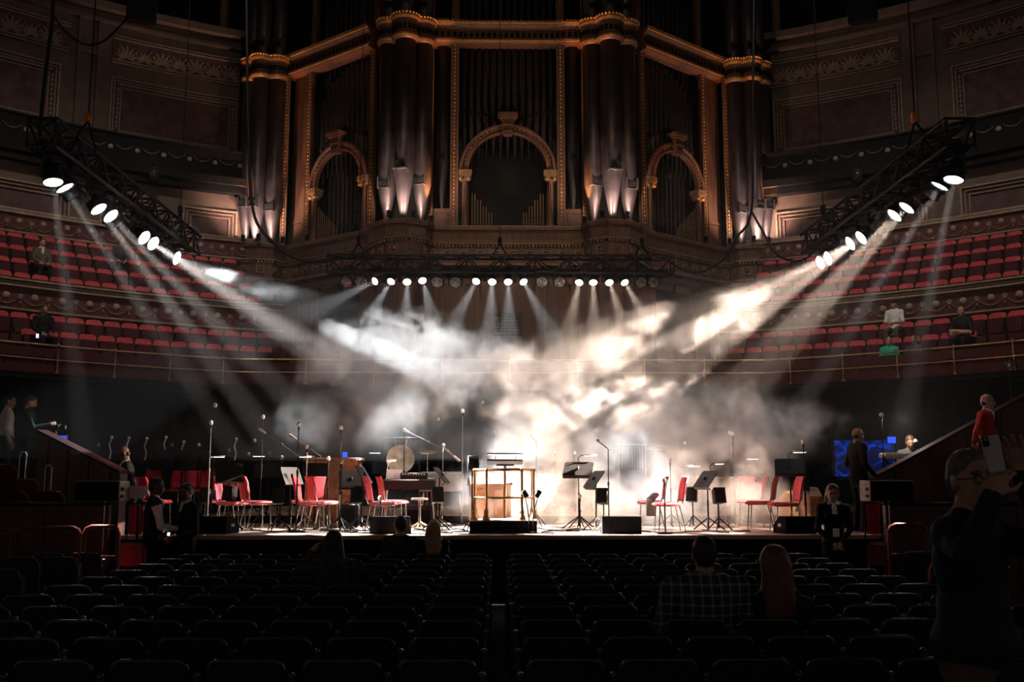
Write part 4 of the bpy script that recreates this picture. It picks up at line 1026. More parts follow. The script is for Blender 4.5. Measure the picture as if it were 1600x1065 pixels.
# ---- wooden upright case (celesta)
ce = thing('wooden_upright_case', 'large pale wooden upright case with framed panels, behind the front chairs', 'keyboard instrument', (P(523, 760, 19.72).x, 19.62, SZ), .05)
obj('body', MB().bb((-.52, -.3, .05), (.52, .3, 1.22)), 'case_wood', ce); obj('lid', MB().rbox((0, 0, 1.245), (1.12, .68, .05), .012), 'case_wood', ce); obj('plinth', MB().rbox((0, 0, .04), (1.1, .66, .08), .01), 'case_wood', ce)
for x in (-.26, .26):
    for z, h in ((.36, .5), (.9, .46)):
        o = obj('panel', MB().rbox((x, -.305, z), (.42, .02, h), .006), 'case_wood', ce); obj('moulding', MB().tube([(x - .17, -.318, z - h / 2 + .05), (x + .17, -.318, z - h / 2 + .05), (x + .17, -.318, z + h / 2 - .05), (x - .17, -.318, z + h / 2 - .05), (x - .17, -.318, z - h / 2 + .05)], .008, 4), 'dull_gold', o)
# ---- electric pianos
def epiano(px, D, w, z0, z1, lab, mat, depth=.42):
    p = P(px, 750, D); t = thing('electric_piano', lab, 'keyboard', (p.x, D, SZ), .03)
    obj('body', MB().rbox((0, 0, (z0 + z1) / 2), (w, depth, z1 - z0), .02), mat, t)
    obj('key_bed', MB().rbox((0, depth * .32, z1 + .012), (w * .92, depth * .34, .024), .006), 'off_white', t)
    bk_ = MB().box((0, 0, 0), (.012, .09, .014)).mesh('black_key', 'black_plastic')
    for i in range(24):
        if i % 7 not in (2, 6): link('black_key', bk_, t, (-w * .43 + i * w * .86 / 23, depth * .30, z1 + .03))
    for sg in (-1, 1):
        for y in (-.14, .14): obj('leg', MB().cone((sg * (w / 2 - .08), y * .4, z0), (sg * (w / 2 - .03), y, 0), .018, n=7), 'chrome', t)
    obj('cross_bar', MB().cone((-w / 2 + .05, 0, .3), (w / 2 - .05, 0, .3), .012, n=6), 'chrome', t)
    return t
ep = epiano(640, 19.1, 1.0, .66, .86, 'black electric piano with amplifier and lit sheets on top', 'black_plastic')
epiano(690, 19.75, .86, .62, .98, 'second electric piano with a pale lid, behind the first', 'grey_panel')
am = thing('keyboard_module', 'black module with a row of white knobs on the electric piano', 'synthesizer', (P(647, 745, 19.0).x, 19.0, SZ + .862))
obj('body', MB().rbox((0, 0, .06), (.50, .26, .12), .012), 'black_plastic', am)
kb = MB().lathe([(0, -.02), (.012, -.02), (.014, 0)], 8, rot=RX(-90)).mesh('knob', 'off_white')
for i in range(9): link('knob', kb, am, (-.2 + i * .05, -.135, .085))
sh = thing('lit_score', 'bright white score leaning on the electric piano', 'score', (P(616, 745, 19.05).x, 19.05, SZ + .862))
obj('left_page', MB().box((-.075, 0, .09), (.15, .006, .20), RX(-22) @ RZ(8)), 'white_paper', sh); obj('right_page', MB().box((.075, 0, .09), (.15, .006, .20), RX(-22) @ RZ(-8)), 'white_paper', sh)
cs = thing('clip_lamp', 'white curved lamp above the electric piano, left of the gong', 'lamp', (P(606, 750, 18.95).x, 18.95, SZ + .862))
obj('stem', MB().tube([(0, 0, 0), (-.02, 0, .15), (.0, -.01, .26), (.05, -.02, .33)], .008, 5), 'off_white', cs); o = obj('shade', MB().rbox((.06, -.03, .345), (.18, .07, .03), .01), 'off_white', cs); obj('lamp_tube', MB().box((.06, -.03, .327), (.15, .04, .004)), 'tube_glow', o)
sl = thing('piano_stool', 'white round piano stool on a chrome pedestal', 'stool', (P(656, 775, 17.9).x, 17.9, SZ))
obj('seat', MB().lathe([(0, .53), (.14, .53), (.155, .515), (.15, .495), (0, .49)], 16), 'off_white', sl); obj('pedestal', MB().cone((0, 0, .08), (0, 0, .5), .025, n=10), 'chrome', sl)
for k in range(4): link('foot', MB().tube([(0, 0, .12), (.10, 0, .06), (.19, 0, .015)], .016, 5).mesh('foot', 'chrome'), sl, (0, 0, 0), k * math.pi / 2 + .3)
# ---- gong
gg = P(626, 717, 20.3); gz = gg.z - RZ_
gn = thing('hanging_gong', 'large round gong catching a bright reflection behind the electric pianos', 'gong', (gg.x, 20.3, RZ_))
obj('disc', MB().lathe([(0, -.035), (.06, -.03), (.09, -.012), (.24, -.008), (.275, .0), (.285, .04), (.278, .04), (.26, .01), (0, .0)], 32, (0, 0, gz), RX(90)), 'gong_metal', gn)
for sg in (-1, 1): obj('post', MB().cone((sg * .38, 0, 0), (sg * .38, 0, gz + .42), .02, n=8), 'black_metal', gn); obj('foot', MB().rbox((sg * .38, 0, .02), (.05, .5, .04), .01), 'black_metal', gn); obj('cord', MB().cone((sg * .1, 0, gz + .26), (sg * .12, 0, gz + .42), .005, n=4), 'off_white', gn)
obj('top_bar', MB().cone((-.4, 0, gz + .42), (.4, 0, gz + .42), .02, n=8), 'black_metal', gn)
# ---- amplifier, percussion in the haze
def amp(px, D, w, h, d, lab, rz=0, z=SZ):
    p = P(px, 780, D); t = thing('amplifier', lab, 'amplifier', (p.x, D, z), math.radians(rz))
    obj('cabinet', MB().rbox((0, 0, h / 2 + .015), (w, d, h), .015), 'black_plastic', t); obj('grille', MB().rbox((0, -d / 2 - .004, h * .45), (w * .88, .012, h * .7), .004), 'black_cloth', t); obj('handle', MB().tube([(-.08, 0, h + .01), (-.07, 0, h + .05), (.07, 0, h + .05), (.08, 0, h + .01)], .01, 5), 'black_metal', t)
    for sx in (-1, 1):
        for sy in (-1, 1): obj('foot', MB().cone((sx * w * .4, sy * d * .35, 0), (sx * w * .4, sy * d * .35, .018), .02, n=6), 'black_plastic', t)
amp(546, 18.4, .34, .40, .3, 'black amplifier on the floor right of the wooden case', 12); amp(655, 19.1, .5, .36, .26, 'black amplifier under the electric pianos')
def cymbal(px, py, D, lab):
    p = P(px, py, D); hh = p.z - RZ_; t = thing('cymbal_stand', lab, 'cymbal', (p.x, D, RZ_))
    obj('cymbal', MB().lathe([(0, .03), (.04, .02), (.2, 0), (.21, -.005), (.19, -.006), (0, .012)], 20, (0, 0, hh), RX(12)), 'brass', t); obj('pole', MB().cone((0, 0, 0.02), (0, 0, hh + .04), .011, n=6), 'chrome', t)
    for k in range(3): link('leg', tripod_mesh(), t, (0, 0, 0), k * 2.094)
cymbal(668, 706, 21.6, 'cymbal on a stand in the haze right of the gong'); cymbal(960, 706, 22, 'cymbal on a stand in the bright smoke behind the slim microphone'); cymbal(1025, 700, 22.4, 'cymbal on a stand in the bright smoke right of the chimes')
tb = thing('tubular_bells', 'frame of tubular bells half lost in the bright smoke', 'tubular bells', (P(988, 720, 24.2).x, 24.2, RZ_))
tbm = MB().cone((0, 0, .95), (0, 0, 1.48), .016, n=8).mesh('tube', 'steel')
for i in range(9): link('tube', tbm, tb, (-.24 + i * .06, 0, .0))
for sg in (-1, 1): obj('post', MB().cone((sg * .32, 0, 0), (sg * .32, 0, 1.55), .018, n=6), 'steel', tb)
obj('top_bar', MB().rbox((0, 0, 1.52), (.7, .06, .05), .01), 'steel', tb); obj('base', MB().rbox((0, 0, .04), (.7, .3, .05), .01), 'steel', tb)
for px, D, lab in ((1165, 20.6, 'kettledrum in the smoke left of the rightmost chairs'), (1108, 21.2, 'kettledrum in the thick smoke right of centre')):
    p = P(px, 780, D); t = thing('kettledrum', lab, 'drum', (p.x, D, RZ_))
    obj('bowl', MB().lathe([(.05, .22), (.2, .28), (.3, .45), (.32, .72)], 20), 'brass', t); obj('skin', MB().lathe([(0, .735), (.31, .735), (.325, .72)], 20), 'off_white', t)
    for k in range(3): a = k * 2.094; obj('leg', MB().cone((.3 * math.cos(a), .3 * math.sin(a), .6), (.28 * math.cos(a), .28 * math.sin(a), 0), .015, n=6), 'steel', t)
# cloth on the pink chair
cl = MB(); cp = Pz(1016, 824, SZ)
for k in range(3): cl.sph((cp.x + .02 + .03 * k, cp.y - .05, SZ + .52 + .03 * k), (.09, .08, .05), 8, 6)
cl.rbox((cp.x - .02, cp.y - .235, SZ + .36), (.16, .03, .30), .012, RX(4))
tag(obj('grey_cloth', cl, 'grey_panel'), 'grey cloth bundled over the seat of the pink-lit chair', 'cloth')
# ---- double bass leaning at the right
db = thing('double_bass', 'brown double bass lying on its side beside the woman with a lanyard', 'double bass', (P(1279, 800, 17.3).x, 17.3, SZ), .2)
ol = [(.0, .05), (.20, .07), (.34, .20), (.36, .36), (.25, .55), (.20, .66), (.25, .84), (.28, .96), (.20, 1.12), (.05, 1.20), (0, 1.21)]
ol = ol + [(-u, v) for u, v in ol[::-1][1:-1]]
obj('body', MB().ext(ol, lambda u, v, q: Vector((q, v, u + .365)), -.12, .12), 'case_wood', db)
obj('neck', MB().cone((0, 1.18, .365), (0, 1.9, .40), .028, .022, 8), 'case_wood', db); obj('fingerboard', MB().box((-.1, 1.25, .37), (.02, .9, .05)), 'black_plastic', db); obj('scroll', MB().sph((0, 1.95, .41), (.03, .06, .05)), 'case_wood', db)
obj('bridge', MB().box((-.15, .5, .365), (.06, .02, .16)), 'off_white', db); obj('endpin', MB().cone((0, -.05, .365), (0, .06, .365), .01, n=5), 'chrome', db)
# ---- keyboard on the side platform
kp = P(1406, 712, 18.2); ks = thing('stage_keyboard', 'slim keyboard with a glowing pale top at the far right', 'keyboard', (kp.x, 18.2, 1.3))
kz = kp.z - 1.3
obj('body', MB().rbox((0, 0, kz), (.66, .32, .10), .02), 'off_white', ks); obj('panel', MB().rbox((0, -.1, kz + .052), (.6, .1, .01), .004), 'grey_panel', ks)
obj('key_bed', MB().rbox((0, .08, kz + .056), (.6, .14, .014), .004), 'white_paper', ks)
for sg in (-1, 1): obj('leg', MB().cone((-sg * .28, 0, 0.01), (sg * .28, 0, kz - .05), .016, n=6), 'black_metal', ks)
lamp('POINT', (kp.x + .15, 18.32, 2.95), None, 10, (1, .85, .75), .04, name='keyboard_lamp_light')
kl = thing('keyboard_lamp', 'small white lamp on the keyboard at the far right', 'lamp', (kp.x + .38, 18.2, 1.3))
obj('stem', MB().tube([(0, 0, kz + .06), (0, 0, kz + .25), (-.05, .05, kz + .30)], .008, 5), 'black_metal', kl); obj('shade', MB().cone((-.05, .05, kz + .26), (-.06, .06, kz + .31), .04, .02, 10), 'off_white', kl); obj('clamp', MB().rbox((-.02, 0, kz + .05), (.06, .06, .05), .01), 'black_metal', kl)
sb = thing('added_glow_panel', 'added panel glowing in place of blue-lit haze behind the bald man', 'screen', (P(1350, 715, 22.5).x, 22.5, 1.3))  # added glowing panel standing in for blue-lit drape and haze
obj('glass', MB().rbox((0, 0, 1.02), (1.35, .05, .82), .01), 'blue_light_patches', sb)
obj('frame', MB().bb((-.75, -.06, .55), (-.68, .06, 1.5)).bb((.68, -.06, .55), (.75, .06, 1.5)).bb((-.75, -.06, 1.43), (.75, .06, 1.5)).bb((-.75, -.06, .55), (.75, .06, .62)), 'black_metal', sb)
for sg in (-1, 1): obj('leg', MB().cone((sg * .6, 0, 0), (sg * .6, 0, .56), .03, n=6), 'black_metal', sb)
for px, py, D, w, h, z, lab in ((1393, 687, 22.3, .18, .14, 1.3, 'small blue monitor beside the added glow panel'), (98, 684, 17.5, .11, .08, 0, 'small blue monitor beside the sloping red parapet at the left'), (539, 710, 21, .10, .11, RZ_, 'small blue light in the haze above the wooden case')):
    p = P(px, py, D); t = thing('blue_monitor', lab, 'screen', (p.x, D, z))
    obj('screen', MB().bb((-w / 2, -.02, p.z - z - h / 2), (w / 2, 0, p.z - z + h / 2)), 'blue_glow', t); obj('casing', MB().bb((-w / 2 - .01, 0, p.z - z - h / 2 - .01), (w / 2 + .01, .03, p.z - z + h / 2 + .01)), 'black_plastic', t); obj('stand', MB().cone((0, .015, 0), (0, .015, p.z - z - h / 2), .012, n=5), 'black_metal', t)
# ---- cables and small boxes on the floor
random.seed(11)
def floor_cable(pts, lab, r=.010):
    q = [Pz(x, y, SZ) for x, y in pts]; out = []
    for a, b in zip(q[:-1], q[1:]):
        for u in np.linspace(0, 1, 6)[:-1]:
            p = a.lerp(b, u); out.append((p.x + random.uniform(-.05, .05), p.y + random.uniform(-.05, .05), SZ + r + random.uniform(0, .012)))
    tag(obj('floor_cable', MB().tube(out, r, 5), 'black_plastic'), lab, 'cable', 'cables on the stage floor')
CB = [([(395, 829), (430, 832), (470, 827), (520, 831), (570, 828)], 'black cable lying along the front left of the stage'), ([(440, 826), (475, 831), (500, 826), (545, 832), (590, 829)], 'black cable curling under the front left chairs'),
      ([(520, 824), (560, 828), (575, 831)], 'short black cable by the tilted music stand at left'), ([(645, 826), (680, 831), (715, 827), (735, 832)], 'black cable heaped left of the podium'), ([(660, 831), (700, 826), (730, 829)], 'black cable coiled before the electric pianos'),
      ([(838, 826), (880, 831), (915, 828), (942, 832)], 'black cable running right of the podium'), ([(845, 832), (900, 827), (930, 830)], 'black cable crossing the bright floor near the third wedge'), ([(1003, 831), (1040, 834), (1090, 831), (1150, 834)], 'black cable along the stage edge right of the third wedge'),
      ([(1095, 829), (1140, 832), (1180, 830)], 'black cable under the tripod right of centre'), ([(1330, 829), (1350, 832), (1366, 829)], 'black cable by the bald man\'s feet'), ([(372, 818), (392, 828), (410, 830)], 'black cable below the second red chair')]
for pts, lab in CB: floor_cable(pts, lab)
for px, py, w, lab in ((862, 813, .14, 'small effects pedal on the floor right of the podium'), (873, 817, .12, 'smaller effects pedal right of the podium'), (1012, 821, .18, 'flat grey box on the floor by the third wedge'), (690, 823, .3, 'pale crumpled sheet on the floor left of the podium'), (645, 819, .35, 'low grey case behind the second wedge')):
    p = Pz(px, py, SZ); t = thing('floor_box', lab, 'box', (p.x, p.y, SZ), random.uniform(-.4, .4)); obj('case', MB().rbox((0, 0, .03), (w, w * .7, .06), .01), 'grey_panel', t); obj('lid', MB().rbox((0, 0, .067), (w * .9, w * .6, .012), .004), 'steel', t)
bt = thing('water_bottle', 'clear water bottle on the floor under the lit chair by the pianos', 'bottle', (Pz(608, 824, SZ).x, Pz(608, 824, SZ).y, SZ)); obj('body', MB().lathe([(0, 0), (.033, .005), (.033, .15), (.015, .19), (.014, .21)], 10), 'off_white', bt); obj('cap', MB().cone((0, 0, .21), (0, 0, .235), .016, n=8), 'steel', bt)

# ================================================================== beside the stage
def parapet(a, b, zb, th, name, lab, n):
    """sloping stair parapet between two top points"""
    d = (b - a); dx = Vector((d.x, d.y, 0)); L = dx.length; u = dx / L; t = thing(name, lab, 'parapet', (a.x, a.y, 0), math.atan2(u.y, u.x))
    za, zb_ = a.z, b.z
    def tz(x): return za + (zb_ - za) * x / L
    obj('wall', MB().add([(0, -th / 2, 0), (L, -th / 2, 0), (L, -th / 2, zb_ - .05), (0, -th / 2, za - .05), (0, th / 2, 0), (L, th / 2, 0), (L, th / 2, zb_ - .05), (0, th / 2, za - .05)], [(0, 1, 2, 3), (4, 7, 6, 5), (0, 4, 5, 1), (3, 2, 6, 7), (0, 3, 7, 4), (1, 5, 6, 2)]), 'red_wood', t)
    obj('cap', MB().add([(x, y, tz(x) + z) for x in (0, L) for (y, z) in ((-th * .75, -.05), (th * .75, -.05), (th * .75, 0), (-th * .75, 0))], [(0, 4, 7, 3), (1, 2, 6, 5), (3, 7, 6, 2), (0, 1, 5, 4), (0, 3, 2, 1), (4, 5, 6, 7)]), 'velvet_dark', t)
    for i in range(n):
        x = L * (i + .5) / n; obj('stile', MB().bb((x - .03, -th / 2 - .015, 0), (x + .03, -th / 2, tz(x) - .1)), 'red_wood', t)
parapet(P(66, 671, 17.55), P(194, 735, 16.4), 0, .14, 'stair_parapet', 'sloping dark red stair parapet left of the stage', 4)
parapet(P(1369, 740, 16.4), P(1640, 594, 16.8), 0, .14, 'stair_parapet', 'sloping dark red stair parapet right of the stage', 5)
def box_wall(x0, x1, y, z, lab, n, gate):
    t = thing('opera_box_parapet', lab, 'partition', (x0, y, 0)); L = x1 - x0
    obj('wall', MB().bb((0, 0, 0), (L, .12, z - .06)), 'red_wood', t); obj('top_rail', MB().rbox((L / 2, .06, z - .03), (L + .04, .2, .06), .02), 'black_plastic', t)
    for i in range(n): obj('panel', MB().rbox((L * (i + .5) / n, -.005, z * .5), (L / n - .12, .03, z - .35), .01), 'red_wood', t)
    obj('edge_strip', MB().bb((gate - x0 - .012, -.03, .05), (gate - x0 + .012, .0, z)), 'chrome', t)
box_wall(-9.4, -6.02, 14.85, 1.53, 'dark wooden box front left of the stage, carrying a black monitor', 4, -6.06)
box_wall(5.42, 9.2, 14.85, 1.53, 'dark red wooden box front right of the stage, carrying a black monitor', 4, 5.46)
def side_monitor(px, py0, py1, w, lab, sg, y=14.93):
    p = P(px, py1, y); t = thing('side_monitor', lab, 'loudspeaker', (p.x, y, 1.53), sg * .0)
    h = P(px, py0, y).z - 1.53
    obj('cabinet', MB().rbox((0, .1, h / 2), (w, .42, h), .012), 'grey_panel', t); obj('grille', MB().rbox((0, -.115, h / 2), (w - .02, .012, h - .02), .005), 'black_cloth', t)
    for z in (.08, .18): obj('handle', MB().rbox((-sg * (w / 2 + .01), -.02, z), (.03, .10, .05), .01), 'black_metal', t)
side_monitor(155, 751, 783, .66, 'long black monitor on the wooden box front at the left', -1); side_monitor(1390, 750, 783, .66, 'long black monitor on the wooden box front at the right', 1)
# bracketed microphone poles on the monitors
pl = thing('lit_board', 'pale pointed board catching the light beside the left monitor', 'board', (P(216, 770, 15.2).x, 15.2, 0))
q = [(x, z) for x, z in (((203 - 216) / 102.3, P(203, 778, 15.2).z), ((203 - 216) / 102.3, P(203, 759, 15.2).z), ((222 - 216) / 102.3, P(222, 759, 15.2).z), ((231 - 216) / 102.3, P(231, 768, 15.2).z), ((225 - 216) / 102.3, P(225, 778, 15.2).z))]
obj('board', MB().ext(q[::-1], lambda u, v, t: Vector((u, t, v)), 0, .03), 'off_white', pl); obj('pole', MB().cone((0, .04, 0), (0, .04, 1.6), .02, n=6), 'black_metal', pl)
for px, sg, lab in ((217, -1, 'red cloth hanging beside the white-shirted man at the left stage corner'), (1360, 1, 'red cloth hanging below the right monitor at the stage corner')):
    p = P(px, 806, 15.45); t = thing('hanging_cloth', lab, 'cloth', (p.x, 15.35, 0)); n = 10
    vs = [];  
    for i in range(n + 1): x = -.10 + .2 * i / n; y = .02 * math.sin(i * 1.8); vs += [(x, y, 1.03), (x, y, 1.48), ]
    obj('cloth', MB().add(vs, [(2 * i, 2 * i + 2, 2 * i + 3, 2 * i + 1) for i in range(n)], 0, True), 'chair_red', t); obj('rail', MB().cone((-.14, 0, 1.49), (.14, 0, 1.49), .012, n=5), 'black_metal', t)
    for s in (-1, 1): obj('post', MB().cone((s * .13, 0, 0), (s * .13, 0, 1.5), .012, n=5), 'black_metal', t)
# tubular barrier frames
def barrier(x0, x1, ytop, D, lab):
    a = P(x0, ytop, D); b = P(x1, ytop, D); w = b.x - a.x; h = a.z; t = thing('tube_barrier', lab, 'barrier', ((a.x + b.x) / 2, D, 0)); r = .10
    pts = [(-w / 2, 0, 0), (-w / 2, 0, h - r), (-w / 2 + r * .3, 0, h - r * .3), (-w / 2 + r, 0, h), (w / 2 - r, 0, h), (w / 2 - r * .3, 0, h - r * .3), (w / 2, 0, h - r), (w / 2, 0, 0)]
    obj('frame', MB().tube(pts, .028, 8), 'rail_red', t); obj('lower_bar', MB().cone((-w / 2, 0, .35), (w / 2, 0, .35), .018, n=6), 'rail_red', t)
    obj('panel', MB().bb((-w / 2 + .03, -.01, .42), (w / 2 - .03, .01, h * .68)), 'velvet_dark', t)
barrier(-40, 19, 825, 13.75, 'dark red tubular barrier cut by the left edge'); barrier(26, 126, 824, 13.75, 'wide dark red tubular barrier in front of the left box'); barrier(132, 186, 822, 13.8, 'narrow dark red tubular barrier next to the folding chair at left'); barrier(1388, 1447, 819, 13.9, 'dark red tubular barrier in front of the right box')
st_ = thing('low_step', 'pale low step behind the left tubular barriers', 'step', (P(60, 860, 14.3).x, 14.3, 0)); obj('tread', MB().rbox((0, 0, .62), (1.5, .3, .05), .01), 'grey_panel', st_); obj('riser', MB().bb((-.73, -.13, 0), (.73, .13, .6)), 'grey_panel', st_)
# loose chairs by the stage
def loose_chair(px, ytop, lab, D):
    t = thing('banquet_chair', lab, 'chair', (P(px, ytop, D).x, D, 0), math.pi, 'loose chairs by the stage corners')
    z1 = P(px, ytop, D).z
    obj('backrest', MB().rbox((0, -.2, z1 - .16), (.36, .05, .32), .024), 'arena_red', t); obj('back_frame', MB().tube([(-.19, -.2, .0), (-.19, -.21, z1 - .06), (-.14, -.21, z1), (.14, -.21, z1), (.19, -.21, z1 - .06), (.19, -.2, 0)], .014, 6), 'rail_red', t)
    obj('seat', MB().rbox((0, .02, .45), (.40, .40, .06), .025), 'chair_red', t)
    for s in (-1, 1): obj('leg', MB().cone((s * .17, .18, .43), (s * .18, .2, 0), .013, n=6), 'rail_red', t)
loose_chair(198, 850, 'dark red padded chair standing alone by the left stage corner', 14.1); loose_chair(1385, 849, 'red padded chair standing alone by the right stage corner', 14.2)
# box seats at the far left
def box_seat(px, ytop, D, lab, w=.44, fl=.82):
    p = P(px, ytop, D); t = thing('theatre_seat', lab, 'seat', (p.x, D, fl), 0.0, 'red seats in the left box'); h = p.z - fl
    ol = [(-w / 2, .2), (w / 2, .2), (w / 2, h - .08), (w / 2 - .05, h - .02), (w / 2 - .1, h), (-w / 2 + .1, h), (-w / 2 + .05, h - .02), (-w / 2, h - .08)]
    obj('backrest', MB().ext(ol, lambda u, v, q: Vector((u, q - .1 + .25 * u * u, v)), -.04, .04), 'velvet_dark', t); obj('rim', MB().tube([(u, -.1 + .25 * u * u, v) for u, v in ol[1:]], .016, 5), 'rail_red', t)
    obj('seat', MB().rbox((0, .14, .38), (w, .42, .12), .04), 'velvet_dark', t); obj('base', MB().bb((-w * .4, -.05, 0), (w * .4, .3, .33)), 'black_plastic', t)
struct('floor_box_left', MB().bb((-10.2, 14.98, 0), (-7.25, 17.7, .82)), 'floor_dark', 'raised floor of the left box')
box_seat(10, 726, 16.9, 'dark red seat farthest back in the left box'); box_seat(44, 749, 16.1, 'dark red seat in the middle of the left box'); box_seat(26, 768, 15.35, 'dark red seat in the front row of the left box, nearest the edge'); box_seat(82, 767, 15.35, 'brighter red seat in the front row of the left box, nearest the stage')
for px, y0, y1, lab in ((37, 706, 760, 'thin chrome handrail between the left box seats'), (77, 727, 770, 'thin chrome handrail beside the front row of the left box')):
    a = P(px, y0, 16.7); t = thing('handrail', lab, 'handrail', (a.x, 16.7, .82)); obj('loop', MB().tube([(-.05, 0, 0), (-.05, 0, a.z - .86), (-.03, 0, a.z - .82), (.03, 0, a.z - .82), (.05, 0, a.z - .86), (.05, 0, 0)], .014, 6), 'chrome', t); obj('foot', MB().rbox((0, 0, .01), (.2, .08, .02), .004), 'chrome', t)
# ---- round fan on a thin pole behind the right parapet
fp = P(1577, 570, 19.5); fn = thing('pole_fan', 'round black fan on a thin pole under the right railing', 'fan', (fp.x, 19.5, 1.62)); fz_ = fp.z - 1.62
obj('guard', MB().tube([(.13 * math.cos(a), 0, fz_ + .13 * math.sin(a)) for a in np.linspace(0, 2 * math.pi, 25)], .010, 5), 'black_metal', fn)
for k in range(5): a = k * 1.2566; obj('blade', MB().box((.06 * math.cos(a), .02, fz_ + .06 * math.sin(a)), (.10, .006, .05), RY(-math.degrees(a)) @ RX(25)), 'steel', fn)
obj('hub', MB().lathe([(0, -.04), (.03, -.03), (.035, .04), (0, .05)], 10, (0, .0, fz_), RX(90)), 'steel', fn); obj('pole', MB().cone((0, .03, 0), (0, .03, fz_ - .12), .012, n=6), 'black_metal', fn); obj('base', MB().lathe([(0, .03), (.14, .02), (.16, 0)], 14), 'black_metal', fn)
# ================================================================== rows of arena chairs
def make_arena_chair():
    t = thing('arena_chair', 'x', 'chair', group='black arena chairs in rows')
    def outline(w0, w1, z0, z1, r):
        pl = [(-w0, z0), (w0, z0), (w0, z0 + .22)]
        for a in (0, 25, 50, 75, 90): pl.append((w1 - r + r * math.cos(math.radians(a)), z1 - r + r * math.sin(math.radians(a))))
        return pl + [(-u, v) for u, v in pl[::-1] if v > z0 + .001]
    def shell(w0, w1, z0, z1, r, y0, th, bend):
        mb = MB(); ol = outline(w0, w1, z0, z1, r); nseg = 4
        def yy(u, v): return y0 - (v - .42) * .20 + bend * u * u
        n = len(ol); vs = [(u, yy(u, v), v) for u, v in ol] + [(u, yy(u, v) + th, v) for u, v in ol]
        cb = len(vs); vs += [(0, yy(0, .6), .6), (0, yy(0, .6) + th, .6)]
        fs = [(cb, (i + 1) % n, i) for i in range(n)] + [(cb + 1, n + i, n + (i + 1) % n) for i in range(n)]
        mb.add(vs, fs, 0, False); mb.add(vs, [(i, (i + 1) % n, n + (i + 1) % n, n + i) for i in range(n)], 0, True); return mb
    obj('backrest', shell(.215, .205, .42, .865, .055, -.17, .028, .25), 'arena_back', t)
    obj('back_rim', MB().tube([(u, -.156 - (v - .42) * .20 + .25 * u * u, v) for u, v in outline(.215, .205, .42, .865, .055)[1:]], .014, 8), 'arena_rim', t)
    obj('back_cushion', shell(.225, .19, .47, .83, .06, -.135, .05, .22), 'arena_red', t)
    obj('seat', MB().rbox((0, .06, .44), (.45, .46, .08), .035), 'arena_red', t)
    lf = MB()
    for sg in (-1, 1): lf.cone((sg * .2, -.16, 0), (sg * .2, -.14, .42), .012, n=5); lf.cone((sg * .2, .24, 0), (sg * .2, .24, .42), .012, n=5)
    obj('leg_frame', lf.cone((-.2, -.14, .40), (.2, -.14, .40), .012, n=5).cone((-.2, .24, .40), (.2, .24, .40), .012, n=5), 'black_metal', t)
    return t
ac0 = make_arena_chair(); AC_TREE = tree_of(ac0); first = [True]
ap = MB().cone((0, -.20, 0), (0, -.20, .765), .017, n=8, caps=False).lathe([(.017, .765), (.022, .77), (.022, .785), (.014, .795), (0, .797)], 10, (0, -.20, 0)).mesh('arm_post', 'arm_metal')
def arena_chair(x, y, lab, rz=0.0, posts=(1,), off=.262):
    if first[0]: first[0] = False; r = ac0; r.location = (x, y, 0); r['label'] = lab
    else: r = dup(ac0, (x, y, 0), rz, lab, None, AC_TREE)
    for s in posts: link('arm_post', ap, r, (s * off * .94, 0, 0))
NROW = 11
for i in range(NROW):
    y = 13.47 - .7817 * i + .25
    for k in range(8):
        xl = -.40 - .525 * (k + .5); xr = -.215 + .515 * (k + .5)
        arena_chair(xl, y, 'black arena chair, %s row from the stage, %s left of the centre aisle' % (ORD[i + 1], ORD[k + 1]), 0, (1, -1) if k == 7 else (1,))
        arena_chair(xr, y, 'black arena chair, %s row from the stage, %s right of the centre aisle' % (ORD[i + 1], ORD[k + 1]), 0, (-1, 1) if k == 7 else (-1,))
SIDE = [(80, 864), (137, 864), (37, 870), (97, 870), (5, 889), (1432, 862), (1478, 868), (1510, 876)]
for i, (px, ty) in enumerate(SIDE):
    p = Pz(px, ty, .87)
    arena_chair(p.x, p.y + .25, ('black arena chair apart from the rows beside the left box, %s from the edge' % ORD[(5, 0, 0, 0, 1)[0] if i == 1 else (4 if i == 3 else 3 if i == 0 else 2 if i == 2 else 1)]) if i < 5 else 'black arena chair apart from the rows on the right, %s from the stage' % ORD[i - 4], math.radians(-8 if i < 5 else 8))
# ================================================================== people
M('hair_dark', (.012, .009, .008), .6, 0, .3, 40); M('hair_brown', (.05, .022, .012), .55, 0, .35, 40); M('hair_red', (.11, .036, .017), .5, 0, .4, 30); M('hair_fair', (.30, .15, .075), .5, 0, .35, 30); M('hair_grey', (.10, .09, .085), .6, 0, .4, 40)
M('suit_black', (.006, .006, .0075), .75, 0, .3, 10, .05, .2); M('navy', (.014, .017, .028), .75, 0, .3, 10, .05, .2); M('shirt_white', (.62, .60, .58), .75, 0, .08, 10, .05, .2); M('jacket_pale', (.42, .38, .35), .8, 0, .12, 9, .05, .2)
M('jacket_green', (.022, .035, .024), .8, 0, .25, 9, .05, .2); M('jacket_red', (.42, .014, .016), .7, 0, .15, 9, .05, .2); M('tee_green', (.015, .42, .24), .8, 0, .12, 9, .05, .2); M('khaki', (.11, .075, .045), .85, 0, .2, 8, .05, .2); M('jeans', (.02, .024, .04), .85, 0, .25, 9, .05, .2)
M('olive', (.085, .068, .045), .85, 0, .4, 16, .05, .2); M('brown_coat', (.045, .028, .02), .85, 0, .25, 9, .05, .2); M('dark_green_top', (.010, .018, .015), .8, 0, .3, 9, .05, .2); M('lips', (.28, .09, .08), .5); M('eye_dark', (.01, .008, .008), .2); M('grey_top', (.05, .05, .052), .8, 0, .2, 9)
